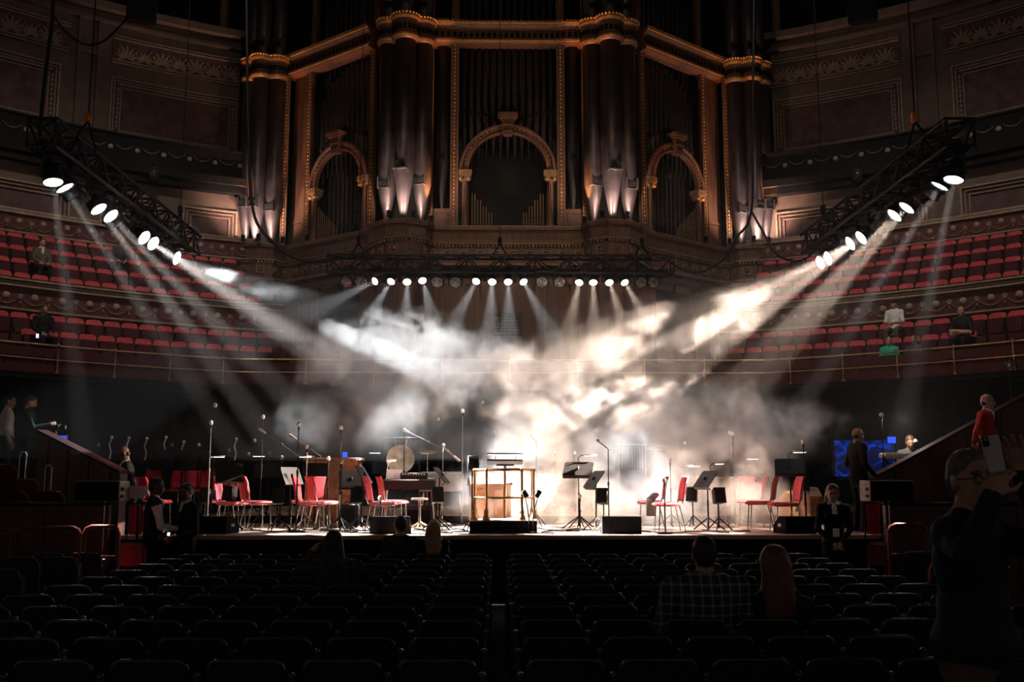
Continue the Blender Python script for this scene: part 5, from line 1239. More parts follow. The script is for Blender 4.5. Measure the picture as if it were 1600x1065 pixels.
def plaid(name, base, stripe, freq):
    m = M(name, base, .85, 0, .2, 10); nt = m.node_tree; b = nt.nodes['Principled BSDF']; tc = nt.nodes.new('ShaderNodeTexCoord'); sp = nt.nodes.new('ShaderNodeSeparateXYZ'); nt.links.new(tc.outputs['Object'], sp.inputs[0])
    acc = None
    for ax in (0, 2):
        mu = nt.nodes.new('ShaderNodeMath'); mu.operation = 'MULTIPLY'; mu.inputs[1].default_value = freq; nt.links.new(sp.outputs[ax], mu.inputs[0])
        si = nt.nodes.new('ShaderNodeMath'); si.operation = 'SINE'; nt.links.new(mu.outputs[0], si.inputs[0])
        mr = nt.nodes.new('ShaderNodeMapRange'); mr.inputs['From Min'].default_value = .55; mr.inputs['From Max'].default_value = 1.0; nt.links.new(si.outputs[0], mr.inputs[0])
        if acc is None: acc = mr
        else:
            ad = nt.nodes.new('ShaderNodeMath'); ad.operation = 'ADD'; ad.use_clamp = False; nt.links.new(acc.outputs[0], ad.inputs[0]); nt.links.new(mr.outputs[0], ad.inputs[1])
            hf = nt.nodes.new('ShaderNodeMath'); hf.operation = 'MULTIPLY'; hf.inputs[1].default_value = .5; nt.links.new(ad.outputs[0], hf.inputs[0]); acc = hf
    mx = nt.nodes.new('ShaderNodeMixRGB'); mx.inputs[1].default_value = (*base, 1); mx.inputs[2].default_value = (*stripe, 1); nt.links.new(acc.outputs[0], mx.inputs[0]); nt.links.new(mx.outputs[0], b.inputs['Base Color'])
plaid('plaid_blue', (.020, .026, .050), (.26, .27, .30), 88.0); plaid('plaid_brown', (.018, .014, .012), (.10, .085, .07), 100.0)

class Body:
    """a figure grown as one surface from tapered limbs and rounded masses (signed distances, then surface nets)"""
    def __init__(s, vox): s.p = []; s.vox = vox
    def cap(s, a, b, ra, rb, m, k=.025, flat=1.0): s.p.append(('c', np.array(a, float), np.array(b, float), ra, rb, m, k)); return s
    def ell(s, c, r, m, rot=None, k=.025): s.p.append(('e', np.array(c, float), np.array(r, float), None if rot is None else np.array(rot), 0, m, k)); return s
    def build(s):
        v = s.vox; lo = np.full(3, 1e9); hi = np.full(3, -1e9)
        for q in s.p:
            if q[0] == 'c':
                r = max(q[3], q[4]); lo = np.minimum(lo, np.minimum(q[1], q[2]) - r); hi = np.maximum(hi, np.maximum(q[1], q[2]) + r)
            else: r = q[2].max(); lo = np.minimum(lo, q[1] - r); hi = np.maximum(hi, q[1] + r)
        lo -= 3 * v; n = np.ceil((hi - lo) / v).astype(int) + 4
        D = np.full(n, 1.0, np.float32); best = np.full(n, 1.0, np.float32); L = np.zeros(n, np.int8)
        for q in s.p:
            m, k = q[5], q[6]
            if q[0] == 'c': r = max(q[3], q[4]); a = np.minimum(q[1], q[2]) - r; b = np.maximum(q[1], q[2]) + r
            else: r = q[2].max(); a = q[1] - r; b = q[1] + r
            mg = k + 2 * v
            i0 = np.maximum(np.floor((a - mg - lo) / v).astype(int), 0); i1 = np.minimum(np.ceil((b + mg - lo) / v).astype(int) + 1, n)
            g = np.stack(np.meshgrid(*[lo[j] + v * np.arange(i0[j], i1[j]) for j in range(3)], indexing='ij'), -1)
            if q[0] == 'c':
                ab = q[2] - q[1]; t = np.clip(((g - q[1]) @ ab) / max(ab @ ab, 1e-9), 0, 1)
                d = np.linalg.norm(g - q[1] - t[..., None] * ab, axis=-1) - (q[3] + (q[4] - q[3]) * t)
            else:
                w = g - q[1]
                if q[3] is not None: w = w @ q[3]
                k0 = np.linalg.norm(w / q[2], axis=-1); k1 = np.linalg.norm(w / q[2] ** 2, axis=-1); d = k0 * (k0 - 1) / np.maximum(k1, 1e-6)
            sl = tuple(slice(i0[j], i1[j]) for j in range(3))
            cur = D[sl]; h = np.clip(.5 + .5 * (cur - d) / k, 0, 1); D[sl] = cur + (d - cur) * h - k * h * (1 - h)
            bs = best[sl]; upd = d < bs; bs[upd] = d[upd]; L[sl][upd] = m
        return s.nets(D, L, lo, v)
    def nets(s, D, L, lo, v):
        S = D < 0; n = np.array(D.shape) - 1; cnt = np.zeros(n, np.int8); pos = np.zeros((*n, 3), np.float32)
        inside = np.zeros(n, np.int8)
        for dx in (0, 1):
            for dy in (0, 1):
                for dz in (0, 1): inside += S[dx:dx + n[0], dy:dy + n[1], dz:dz + n[2]]
        act = (inside > 0) & (inside < 8)
        for ax in range(3):
            o = [j for j in range(3) if j != ax]
            for a in (0, 1):
                for b in (0, 1):
                    st = [0, 0, 0]; st[o[0]] = a; st[o[1]] = b; en = list(st); en[ax] = 1
                    A = D[tuple(slice(st[j], st[j] + n[j]) for j in range(3))]; B = D[tuple(slice(en[j], en[j] + n[j]) for j in range(3))]
                    cr = (A < 0) != (B < 0); t = np.where(cr, A / np.where(cr, A - B, 1), 0)
                    cnt += cr
                    for j in range(3):
                        pos[..., j] += cr * ((t if j == ax else st[j]))
        idx = np.full(n, -1, np.int64); w = np.argwhere(act); idx[act] = np.arange(len(w))
        verts = lo + v * (w + pos[act] / np.maximum(cnt[act], 1)[:, None]); lab = L[:-1, :-1, :-1][act]
        faces = []
        for ax in range(3):
            o = [(ax + 1) % 3, (ax + 2) % 3]
            sl0 = [slice(1, n[j]) for j in range(3)]; sl1 = list(sl0); sl0[ax] = slice(0, n[ax]); sl1[ax] = slice(1, n[ax] + 1)
            A = S[tuple(sl0)]; B = S[tuple(sl1)]; e = np.argwhere(A != B)
            if not len(e): continue
            flip = A[tuple(e.T)]; base = e.copy()
            for j in o: base[:, j] += 1
            q = []
            for da, db_ in ((-1, -1), (0, -1), (0, 0), (-1, 0)):
                c = base.copy(); c[:, o[0]] += da; c[:, o[1]] += db_; q.append(idx[tuple(c.T)])
            q = np.stack(q, 1); q[~flip] = q[~flip][:, ::-1]; faces.append(q)
        f = np.concatenate(faces); f = f[(f >= 0).all(1)]
        fc = verts[f].mean(1); bd = np.full(len(f), 9.0); fl = np.zeros(len(f), np.int32)
        for q in s.p:
            if q[0] == 'c':
                ab = q[2] - q[1]; t = np.clip(((fc - q[1]) @ ab) / max(ab @ ab, 1e-9), 0, 1); d = np.linalg.norm(fc - q[1] - t[:, None] * ab, axis=-1) - (q[3] + (q[4] - q[3]) * t)
            else:
                w = fc - q[1]; w = w if q[3] is None else w @ q[3]
                k0 = np.linalg.norm(w / q[2], axis=-1); k1 = np.linalg.norm(w / q[2] ** 2, axis=-1); d = k0 * (k0 - 1) / np.maximum(k1, 1e-6)
            u = d < bd; bd[u] = d[u]; fl[u] = q[5]
        return verts, f, fl
def person(label, loc, rz, H=1.75, sit=False, top='suit_black', bottom='suit_black', skin='skin', hair='hair_dark', style='short', turn=0, tilt=0, lean=0.0, J=None, vox=.0145, collar=None, beard=False, shoes='black_plastic', sleeve='top', fem=False, build=1.0, hands=True, curl=.5, tie=None, bare_arm=False, seat_h=.45, curlL=None, coat=False):
    k = H / 1.75; B = Body(vox); mats = [skin, top, bottom, hair, shoes, collar or top, 'eye_dark', 'lips', tie or 'suit_black']
    j = dict(hip=(0, 0, .93), waist=(0, 0, 1.10), chest=(0, .0, 1.30), neck=(0, -.01, 1.46), head=(0, .025, 1.625), shL=(-.175, 0, 1.405), shR=(.175, 0, 1.405), elL=(-.235, -.03, 1.12), elR=(.235, -.03, 1.12), wrL=(-.245, .06, .88), wrR=(.245, .06, .88),
             hpL=(-.09, 0, .92), hpR=(.09, 0, .92), knL=(-.10, .03, .50), knR=(.10, .03, .50), anL=(-.10, -.02, .08), anR=(.10, -.02, .08), toL=(-.12, .13, .03), toR=(.12, .13, .03))
    if sit:
        dz = .93 - (seat_h / k + .10)
        for q in ('hip', 'waist', 'chest', 'neck', 'head', 'shL', 'shR', 'elL', 'elR', 'hpL', 'hpR'): j[q] = (j[q][0], j[q][1], j[q][2] - dz)
        kz = seat_h / k + .05
        j.update(knL=(-.13, .42, kz), knR=(.13, .42, kz), anL=(-.14, .40, .08), anR=(.14, .40, .08), toL=(-.15, .54, .03), toR=(.15, .54, .03), wrL=(-.12, .30, kz + .13), wrR=(.12, .30, kz + .13), elL=(-.22, .06, kz + .25), elR=(.22, .06, kz + .25))
    if lean:
        hz = j['hip'][2]
        for q in ('waist', 'chest', 'neck', 'head', 'shL', 'shR', 'elL', 'elR', 'wrL', 'wrR'):
            x, y, z = j[q]; a = lean * min(1, max(0, (z - hz) / .25)); y2 = y * math.cos(a) + (z - hz) * math.sin(a); z2 = hz + (z - hz) * math.cos(a) - y * math.sin(a); j[q] = (x, y2, z2)
    if J: j.update(J)
    j = {q: np.array(p) * k for q, p in j.items()}
    w = build * k; fw = .9 if fem else 1.0
    # trunk
    B.ell(j['hip'], (.165 * w, .125 * w, .13 * k), 2); B.ell(j['waist'], (.150 * w * fw, .110 * w, .17 * k), 1, k=.05); B.ell(j['chest'], (.178 * w * fw, .122 * w, .20 * k), 1, k=.05)
    B.cap(j['shL'], j['shR'], .068 * w, .068 * w, 1, .05); B.cap((j['shL'] + j['neck']) / 2, j['neck'], .055 * w, .05 * w, 1, .04); B.cap((j['shR'] + j['neck']) / 2, j['neck'], .055 * w, .05 * w, 1, .04)
    B.cap(j['waist'], j['hip'] - np.array((0, 0, .06 * k)), .12 * w, .125 * w, 1 if top != bottom else 2, .05)
    if fem: B.ell(j['chest'] + np.array((0, .075, -.02)) * k, (.13 * k, .065 * k, .075 * k), 1, k=.04)
    if collar:
        B.ell(j['chest'] + np.array((0, .088 * build, .065)) * k, (.036 * k, .042 * k, .105 * k), 5, k=.01); B.cap(j['neck'] + np.array((-.03, .02, 0)) * k, j['neck'] + np.array((.03, .02, 0)) * k, .055 * k, .055 * k, 5, .015)
        if tie: B.cap(j['chest'] + np.array((0, .128 * build, .14)) * k, j['chest'] + np.array((0, .138 * build, -.05)) * k, .014 * k, .022 * k, 8, .006)
    sl = 1
    for s in 'LR':
        sh, el, wr = j['sh' + s], j['el' + s], j['wr' + s]; a0 = .060 * w * (.92 if fem else 1)
        B.cap(sh, el, a0, a0 * .82, sl, .03); B.cap(el, wr, a0 * .80, a0 * .60, 0 if bare_arm else (5 if sleeve == 'shirt' else sl), .02)
        if sleeve == 'shirt': B.p[-2] = B.p[-2][:5] + (5,) + B.p[-2][6:]
        B.cap(j['hp' + s], j['kn' + s], .090 * w, .064 * w, 2, .03); B.cap(j['kn' + s], j['an' + s], .062 * w, .047 * w, 2, .02); B.cap(j['an' + s] - np.array((0, .02, .03)) * k, j['to' + s], .045 * k, .036 * k, 4, .02)
        # hand with five fingers
        d = (wr - el) / np.linalg.norm(wr - el); inn = np.array((-1. if s == 'R' else 1., 0, 0)); inn = inn - d * (inn @ d); inn /= max(np.linalg.norm(inn), 1e-6); fwd = np.cross(d, inn) * (1 if s == 'L' else -1)
        fwd = fwd if fwd[1] > 0 or abs(fwd[1]) < .3 else -fwd
        B.cap(wr, wr + d * .03 * k, .030 * k, .032 * k, 0, .015); rot = np.stack([d, fwd, inn], 1); B.ell(wr + d * .06 * k, (.052 * k, .042 * k, .020 * k), 0, rot, .012)
        if coat and s == 'L': B.ell(j['hip'] + np.array((0, 0, .04)) * k, (.19 * w, .15 * w, .13 * k), 1, None, .03)
        cu_ = curl if s == 'R' or curlL is None else curlL
        if hands:
            fr = max(.0088 * k, .62 * vox)
            for f, ln in zip((.032, .011, -.011, -.031), (.068, .078, .072, .056)):
                p0 = wr + (d * .095 + fwd * f) * k; c1 = d * math.cos(cu_) + inn * math.sin(cu_) + fwd * f * (6 if cu_ < .3 else 0); c2 = d * math.cos(2.2 * cu_) + inn * math.sin(2.2 * cu_) + fwd * f * (6 if cu_ < .3 else 0); p1 = p0 + c1 * ln * .55 * k; B.cap(p0, p1, fr * 1.05, fr, 0, .006); B.cap(p1, p1 + c2 * ln * .5 * k, fr, fr * .8, 0, .004)
            p0 = wr + (d * .035 + fwd * .030) * k; p1 = p0 + (d * .03 + fwd * .035 + inn * .012) * k; B.cap(p0, p1, fr * 1.3, fr * 1.1, 0, .01); B.cap(p1, p1 + (d * .035 + fwd * .006 + inn * .016) * k, fr * 1.05, fr * .85, 0, .004)
    # head
    hd = j['head']; Rh = np.array(RZ(turn) @ RX(tilt)); Hd = lambda x, y, z: hd + Rh @ (np.array((x, y, z)) * k)
    B.cap(j['neck'], Hd(0, -.02, -.06), .056 * k * fw, .052 * k * fw, 0, .02)
    B.ell(Hd(0, -.012, .03), (.076 * k, .094 * k, .092 * k), 0, Rh, .02); B.ell(Hd(0, .022, -.045), (.060 * k, .070 * k, .075 * k), 0, Rh, .03); B.ell(Hd(0, .055, -.092), (.030 * k, .028 * k, .024 * k), 0, Rh, .02)
    B.cap(Hd(0, .082, .012), Hd(0, .106, -.030), .010 * k, .016 * k, 0, .012)
    for sx in (-1, 1):
        B.ell(Hd(sx * .077, -.005, -.012), (.012 * k, .020 * k, .032 * k), 0, Rh, .008)
        B.ell(Hd(sx * .031, .080, .008), (.014 * k, .009 * k, .008 * k), 6, Rh, .003); B.cap(Hd(sx * .016, .088, .030), Hd(sx * .048, .078, .030), .007 * k, .006 * k, 3 if style != 'bald' else 0, .006)
    B.ell(Hd(0, .084, -.062), (.024 * k, .010 * k, .008 * k), 7, Rh, .004)
    if style != 'bald':
        B.ell(Hd(0, -.022, .045), (.083 * k, .096 * k, .088 * k), 3, Rh, .012); B.ell(Hd(0, -.055, -.0), (.078 * k, .062 * k, .085 * k), 3, Rh, .012)
        # keep the brow and face free of hair
        B.ell(Hd(0, .062, -.012), (.058 * k, .036 * k, .062 * k), 0, Rh, .015)
    else: B.ell(Hd(0, -.060, -.025), (.074 * k, .045 * k, .045 * k), 3, Rh, .01)
    if style == 'long':
        B.ell(Hd(0, -.045, .01), (.096 * k, .088 * k, .115 * k), 3, Rh, .02); B.ell(hd + np.array((0, -.068, -.13)) * k, (.118 * k, .070 * k, .20 * k), 3, None, .04); B.ell(hd + np.array((.01, -.10, -.27)) * k, (.105 * k, .055 * k, .17 * k), 3, None, .04); B.ell(hd + np.array((-.03, -.115, -.34)) * k, (.06 * k, .045 * k, .15 * k), 3, None, .03)
        B.ell(Hd(0, .062, -.012), (.058 * k, .036 * k, .062 * k), 0, Rh, .015)
    if style == 'cap': B.ell(Hd(0, -.01, .07), (.088 * k, .10 * k, .07 * k), 8, Rh, .01); B.ell(Hd(0, .095, .06), (.06 * k, .06 * k, .012 * k), 8, Rh, .01)
    if beard: B.ell(Hd(0, .045, -.085), (.058 * k, .055 * k, .050 * k), 3, Rh, .012)
    v, f, lab = B.build()
    me = bpy.data.meshes.new('person'); me.from_pydata(v.tolist(), [], f.tolist())
    for mm in mats: me.materials.append(MATS[mm])
    me.polygons.foreach_set('material_index', lab.astype(np.int32)); me.polygons.foreach_set('use_smooth', np.ones(len(f), bool)); me.update()
    o = link('person', me, None, loc, math.radians(rz)); tag(o, label, 'person')
    o['_k'] = k; return o, (lambda x, y, z: Vector(Hd(x, y, z))), j
def glasses(o, Hd, mat='black_plastic'):
    g = MB()
    for sx in (-1, 1):
        g.tube([Hd(sx * .032 + .022 * math.cos(a), .098, .004 + .017 * math.sin(a)) for a in np.linspace(0, 2 * math.pi, 13)], .0028, 4); g.cone(Hd(sx * .054, .096, .008), Hd(sx * .08, -.0, .004), .0026, n=4)
    g.cone(Hd(-.011, .1, .006), Hd(.011, .1, .006), .0026, n=4); obj('glasses', g, mat, o)
def stand(px, ytop, D, fl): p = P(px, ytop, D); return Vector((p.x, D, fl)), (p.z - fl)
def on_row(px, R, fl):
    # where the sight line through this picture column crosses a seat row
    d = ray(px, 500); o = Vector((CAM.x - HC.x, CAM.y - HC.y)); A = d.x ** 2 + d.y ** 2; b = 2 * (o.x * d.x + o.y * d.y); c = o.length_squared - R * R; t = (-b + math.sqrt(b * b - 4 * A * c)) / (2 * A)
    p = Vector((CAM.x + d.x * t, CAM.y + d.y * t, fl)); return p, 180 - math.degrees(math.atan2(p.x - HC.x, p.y - HC.y))
# --- at the far left, on the landing
loc, H = stand(14, 612, 18.9, 1.62); person('person in a pale jacket standing on the far left landing', loc, -60, min(H, 1.82), top='jacket_pale', bottom='jeans', hair='hair_dark', turn=-10, tilt=-8)
loc, H = stand(47, 617, 18.2, 1.62)
o, Hd, j = person('bearded person in a dark green jacket handling a camera on the left landing', loc, -72, min(H, 1.80), top='jacket_green', bottom='suit_black', beard=True, tilt=-22, turn=-5, J=dict(wrL=(-.10, .34, 1.24), wrR=(.10, .36, 1.22), elL=(-.24, .08, 1.16), elR=(.24, .10, 1.15)))
cl_ = loc + Vector(RZ(-72) @ Vector((0, .47, 0))); cm = thing('tripod_camera', 'small camera on a chrome tripod in front of the bearded person', 'camera', (cl_.x, cl_.y, 1.62))
obj('body', MB().rbox((0, 0, 1.18), (.16, .10, .11), .02), 'black_plastic', cm); obj('lens', MB().cone((.05, 0, 1.18), (.17, 0, 1.18), .035, .04, 12), 'black_metal', cm)
for kk in range(3): obj('leg', MB().cone((0, 0, 1.12), (.18 * math.cos(kk * 2.094), .18 * math.sin(kk * 2.094), 0), .014, n=6), 'chrome', cm)
# --- left stage corner
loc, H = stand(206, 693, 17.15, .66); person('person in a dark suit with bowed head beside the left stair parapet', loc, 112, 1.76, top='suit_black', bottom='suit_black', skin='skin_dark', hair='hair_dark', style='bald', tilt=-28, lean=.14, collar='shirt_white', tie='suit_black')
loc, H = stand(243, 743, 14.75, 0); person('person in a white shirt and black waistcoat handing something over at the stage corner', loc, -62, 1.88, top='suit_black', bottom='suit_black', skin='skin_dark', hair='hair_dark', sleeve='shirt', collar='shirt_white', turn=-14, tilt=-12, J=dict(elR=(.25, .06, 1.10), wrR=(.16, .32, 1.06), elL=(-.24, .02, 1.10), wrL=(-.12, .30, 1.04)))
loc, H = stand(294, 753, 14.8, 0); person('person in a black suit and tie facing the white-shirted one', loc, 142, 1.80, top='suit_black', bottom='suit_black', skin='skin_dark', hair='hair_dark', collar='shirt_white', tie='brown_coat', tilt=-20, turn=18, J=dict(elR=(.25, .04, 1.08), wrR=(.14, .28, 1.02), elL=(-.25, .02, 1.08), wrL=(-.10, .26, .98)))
ph = thing('lit_phone', 'small phone with a glowing screen at the belt of the white-shirted person', 'phone', (P(262, 834, 14.55).x, 14.6, P(262, 834, 14.6).z)); obj('body', MB().rbox((0, 0, 0), (.05, .012, .09), .004, RY(12)), 'black_plastic', ph); obj('screen', MB().box((0, -.008, .0), (.04, .003, .05), RY(12)), 'phone_glow', ph)
# --- right of the stage
loc, H = stand(1300, 759, 14.75, 0); o, Hd, j = person('person in a dark blazer with lanyard and clasped hands before the stage', loc, 172, 1.78, top='suit_black', bottom='suit_black', hair='hair_brown', style='long', fem=True, tilt=-18, turn=-8, collar='shirt_white', J=dict(elL=(-.23, .03, 1.12), elR=(.23, .03, 1.12), wrL=(-.05, .20, .92), wrR=(.05, .20, .92)))
obj('lanyard', MB().tube([Vector((-.05, .06, 1.47)), Vector((-.03, .15, 1.3)), Vector((0, .155, 1.15))], .005, 4).tube([Vector((.05, .06, 1.47)), Vector((.03, .15, 1.3)), Vector((0, .155, 1.15))], .005, 4), 'suit_black', o); obj('badge', MB().box((0, .158, 1.09), (.09, .006, .12)), 'white_paper', o)
loc, H = stand(1338, 668, 16.55, 1.0); person('bald person in a dark suit standing in profile on the right of the stage', loc, -78, min(H, 1.82), top='suit_black', bottom='suit_black', skin='skin', hair='hair_dark', style='bald', collar='shirt_white', build=1.12, tilt=-4, J=dict(wrL=(-.15, .22, .98), wrR=(.15, .20, .96), elL=(-.26, -.04, 1.14), elR=(.26, -.04, 1.14)))
loc, H = stand(1420, 684, 18.75, 1.3); person('seated person with brightly lit face behind the glowing keyboard', loc, 165, 1.72, sit=True, top='grey_top', bottom='suit_black', hair='hair_brown', tilt=-30, lean=.18, J=None, seat_h=.48)
loc, H = stand(1540, 615, 15.75, 1.46); o, Hd, j = person('person in a red jacket and glasses standing on the right stairs', loc, -140, min(H, 1.82), top='jacket_red', bottom='suit_black', hair='hair_dark', style='bald', collar='shirt_white', tie='suit_black', turn=20, build=1.05, J=dict(elL=(-.26, -.06, 1.14), elR=(.26, -.06, 1.14), wrL=(-.12, -.18, .98), wrR=(.12, -.18, .98))); glasses(o, Hd)
# --- seated in the arena, seen from behind
def arena_sit(px, row, lab, **kw):
    y = 13.47 - .7817 * row + .30; p = P(px, 800, y); return person(lab, (p.x, y + .02, 0), kw.pop('rz', 0), sit=True, **kw)
o, Hd, j = arena_sit(625, 0, 'seated person with short hair and glasses in the first row', top='brown_coat', bottom='suit_black', hair='hair_brown', turn=28, H=1.74); glasses(o, Hd, 'off_white')
arena_sit(677, 0, 'seated person with long fair hair in the first row', top='suit_black', bottom='suit_black', hair='hair_fair', style='long', fem=True, H=1.64, turn=15)
arena_sit(522, 5, 'seated dark-haired person in a brown plaid shirt touching their head', top='plaid_brown', bottom='suit_black', hair='hair_dark', style='long', H=1.72, vox=.014, tilt=-6, J=dict(elL=(-.36, .05, .98), wrL=(-.22, .06, 1.17)))
arena_sit(1100, 8, 'seated person in a blue plaid shirt with short black hair, near the front', top='plaid_blue', bottom='jeans', hair='hair_dark', H=1.86, build=1.30, vox=.012, J=dict(shL=(-.23, 0, .985), shR=(.23, 0, .985), elL=(-.31, .03, .70), elR=(.31, .03, .70)))
o, Hd, j = arena_sit(1213, 8, 'seated person with long red hair and glasses turned to the right', top='dark_green_top', bottom='suit_black', hair='hair_red', style='long', fem=True, H=1.74, turn=-62, rz=-18, vox=.011, J=dict(shL=(-.18, 0, .94), shR=(.18, 0, .94))); glasses(o, Hd)
# --- standing near the camera with a phone
pp = P(1506, 703, 4.75); pl = Vector((pp.x, 4.75, 0)); kk_ = pp.z / 1.75
def PL(px, py, D): return tuple((RZ(138) @ (P(px, py, D) - pl)) / kk_)
o, Hd, j = person('person in a dark jacket and glasses raising a phone, close by at the right edge', pl, -138, pp.z, top='navy', bottom='khaki', hair='hair_grey', turn=-36, tilt=0, vox=.0075, build=1.12, curl=.62, curlL=.12, coat=True,
    J=dict(elR=PL(1512, 868, 4.42), wrR=PL(1549, 778, 4.42), elL=PL(1640, 860, 4.62), wrL=PL(1597, 738, 4.50))); glasses(o, Hd)
bm = MB().lathe([(0, -.006), (.012, -.005), (.013, 0)], 10, rot=RX(-90)).mesh('button', 'steel')
for q in ((.0, .150, 1.28), (.0, .152, 1.12), (.0, .160, .98)): link('button', bm, o, Vector(q) * kk_)
hp = P(1552, 709, 4.40)
ph = thing('raised_phone', 'pale phone with a round camera bump held up by the jacketed person', 'phone', hp, math.radians(-8))
obj('case', MB().rbox((0, 0, 0), (.080, .011, .165), .005, RY(-9)), 'phone_back', ph); o = obj('camera_bump', MB().rbox((-.032, -.008, .055), (.030, .006, .045), .003, RY(-9)), 'black_plastic', ph); obj('lens', MB().cone((-.033, -.011, .065), (-.033, -.014, .065), .009, n=10), 'glass_dark', o)
obj('screen', MB().rbox((0, .0065, 0), (.072, .002, .155), .001, RY(-9)), 'glass_dark', ph)
# --- in the tiers
def tier_sit(px, row, lab, **kw):
    R, zt = ROWS[row]; p, rz = on_row(px, R - .14, zt - .80 + .001); return person(lab, p, rz + kw.pop('dr', 0), sit=True, hands=kw.pop('hands', True), vox=kw.pop('vox', .02), **kw)
tier_sit(1398, 1, 'person in a white T-shirt and cap sitting in the right lower tier', top='shirt_white', bottom='olive', hair='hair_dark', style='cap', bare_arm=True, tilt=-5, J=dict(wrL=(-.04, .30, .70), wrR=(.04, .30, .70)))
tier_sit(1503, 0, 'person in black with folded arms in the right lower tier', top='suit_black', bottom='suit_black', style='bald', bare_arm=True, turn=35, build=1.15, J=dict(elL=(-.26, .12, .68), elR=(.26, .12, .68), wrL=(.08, .26, .74), wrR=(-.08, .24, .70)))
for px, yt, tp, lab in ((1387, 527, 'tee_green', 'person in a bright green T-shirt low behind the right railing'), (1426, 525, 'grey_top', 'person in a dark grey top low behind the right railing')):
    p, rz = on_row(px, 16.08, 0); d = ray(px, yt); zt = CAM.z + d.z * (p.y / d.y); p.z = zt - 1.06; person(lab, p, rz + (12 if px < 1400 else -10), 1.70, sit=True, top=tp, bottom='jeans', hair='hair_dark', vox=.02, turn=10, tilt=8, seat_h=.2, J=dict(knL=(-.12, .14, .36), knR=(.12, .14, .36), anL=(-.1, .08, .08), anR=(.1, .08, .08), toL=(-.1, .2, .04), toR=(.1, .2, .04), wrL=(-.1, .14, .46), wrR=(.1, .14, .46)))
tier_sit(58, 3, 'person in a patterned olive coat sitting in the left upper tier', top='olive', bottom='suit_black', hair='hair_dark', tilt=-12, collar='off_white')
tier_sit(181, 4, 'person in a grey hooded top leaning forward in the left upper tier', top='grey_top', bottom='suit_black', hair='hair_brown', lean=.35, tilt=-20)
tier_sit(68, 0, 'person in black with a glowing phone in the left lower tier', top='suit_black', bottom='suit_black', hair='hair_brown', tilt=-18)
p, rz = on_row(60, 15.85, 5.25); ph = thing('glowing_phone', 'tiny glowing phone held in the left lower tier', 'phone', p, math.radians(rz)); obj('body', MB().rbox((0, -.006, 0), (.07, .01, .13), .004), 'black_plastic', ph); obj('screen', MB().box((0, .002, 0), (.06, .004, .10)), 'phone_glow', ph)
# ================================================================== haze and stage smoke
def vol_mat(name, dens, col, attr=None, aniso=0.0):
    m = bpy.data.materials.new(name); m.use_nodes = True; nt = m.node_tree; nt.nodes.clear()
    o = nt.nodes.new('ShaderNodeOutputMaterial'); s = nt.nodes.new('ShaderNodeVolumePrincipled' if attr else 'ShaderNodeVolumeScatter')
    s.inputs['Color'].default_value = (*col, 1); s.inputs['Density'].default_value = dens; s.inputs['Anisotropy'].default_value = aniso
    if attr: s.inputs['Density Attribute'].default_value = attr
    nt.links.new(s.outputs[0], o.inputs['Volume']); MATS[name] = m; return m
vol_mat('haze', HAZE, (1, .98, .96)); vol_mat('smoke', 1.0, (1, .985, .97), 'density')
for i, (z0, lab) in enumerate(((2.2, 'thin haze hanging above head height over the stage'), (4.3, 'thicker haze hanging around the lighting trusses'))):
    tag(obj('haze', MB().bb((-9.4 + .02 * i, 13.0 + .02 * i, z0), (9.4 - .02 * i, 25.9 - .02 * i, 7.3 - .01 * i)), 'haze'), lab, 'haze', kind='stuff')
BLOBS = [  # px, py, depth, radii x y z, density, softness, noise amount
    (605, 540, 19.2, 1.55, .8, .66, .17, .14, 2.5), (523, 524, 19.3, .42, .35, .36, .26, .14, 2.1), (508, 566, 19.3, .60, .5, .48, .28, .16, 2.1), (700, 550, 19.2, 1.3, .8, .72, .15, .2, 2.6),
    (640, 595, 19.2, 2.1, .9, .8, .09, .5, 2.4), (560, 645, 19.3, 2.0, .9, .9, .10, .8, 2.3), (770, 590, 19.2, 1.1, .7, .7, .09, .9, 2.1),
    (1008, 495, 19.4, .5, .45, .5, .10, .4, 2.2), (930, 555, 19.4, 1.3, .8, 1.1, .08, .6, 2.4), (1010, 600, 19.4, 1.9, .9, 1.1, .15, .8, 2.2), (870, 690, 19.0, 1.5, 1.0, 1.2, .25, .8, 2.1), (1120, 530, 19.0, 1.3, .8, .6, .07, .9, 2.2),
    (1050, 680, 18.6, 1.9, .8, 1.3, .42, .9, 2.0), (1190, 670, 18.5, 1.4, .8, 1.1, .50, 1.0, 2.1), (820, 775, 18.9, 1.6, 1.2, .8, .45, .9, 1.8), (1010, 785, 18.6, 2.6, 1.0, .7, .58, .9, 1.8), (1180, 790, 18.4, 1.3, .8, .6, .5, 1.0, 1.8),
    (640, 790, 20.0, 2.6, 1.2, .50, .08, 1.0, 1.7), (1180, 470, 19.6, .9, .7, .45, .06, .9, 2.3), (1090, 450, 20.2, .9, .7, .4, .07, .9, 2.3), (345, 428, 20.0, .55, .4, .20, .08, .6, 2.4), (440, 455, 20.2, .9, .5, .3, .04, .8, 2.4),
    (1150, 510, 18.6, 2.0, .8, 1.0, .022, 1.0, 2.0), (860, 600, 19.2, 1.4, .8, 1.0, .07, .8, 2.2),
    (1290, 470, 18.9, .55, .5, .35, .10, .7, 2.6), (1230, 520, 18.8, .6, .5, .4, .10, .8, 2.5)]
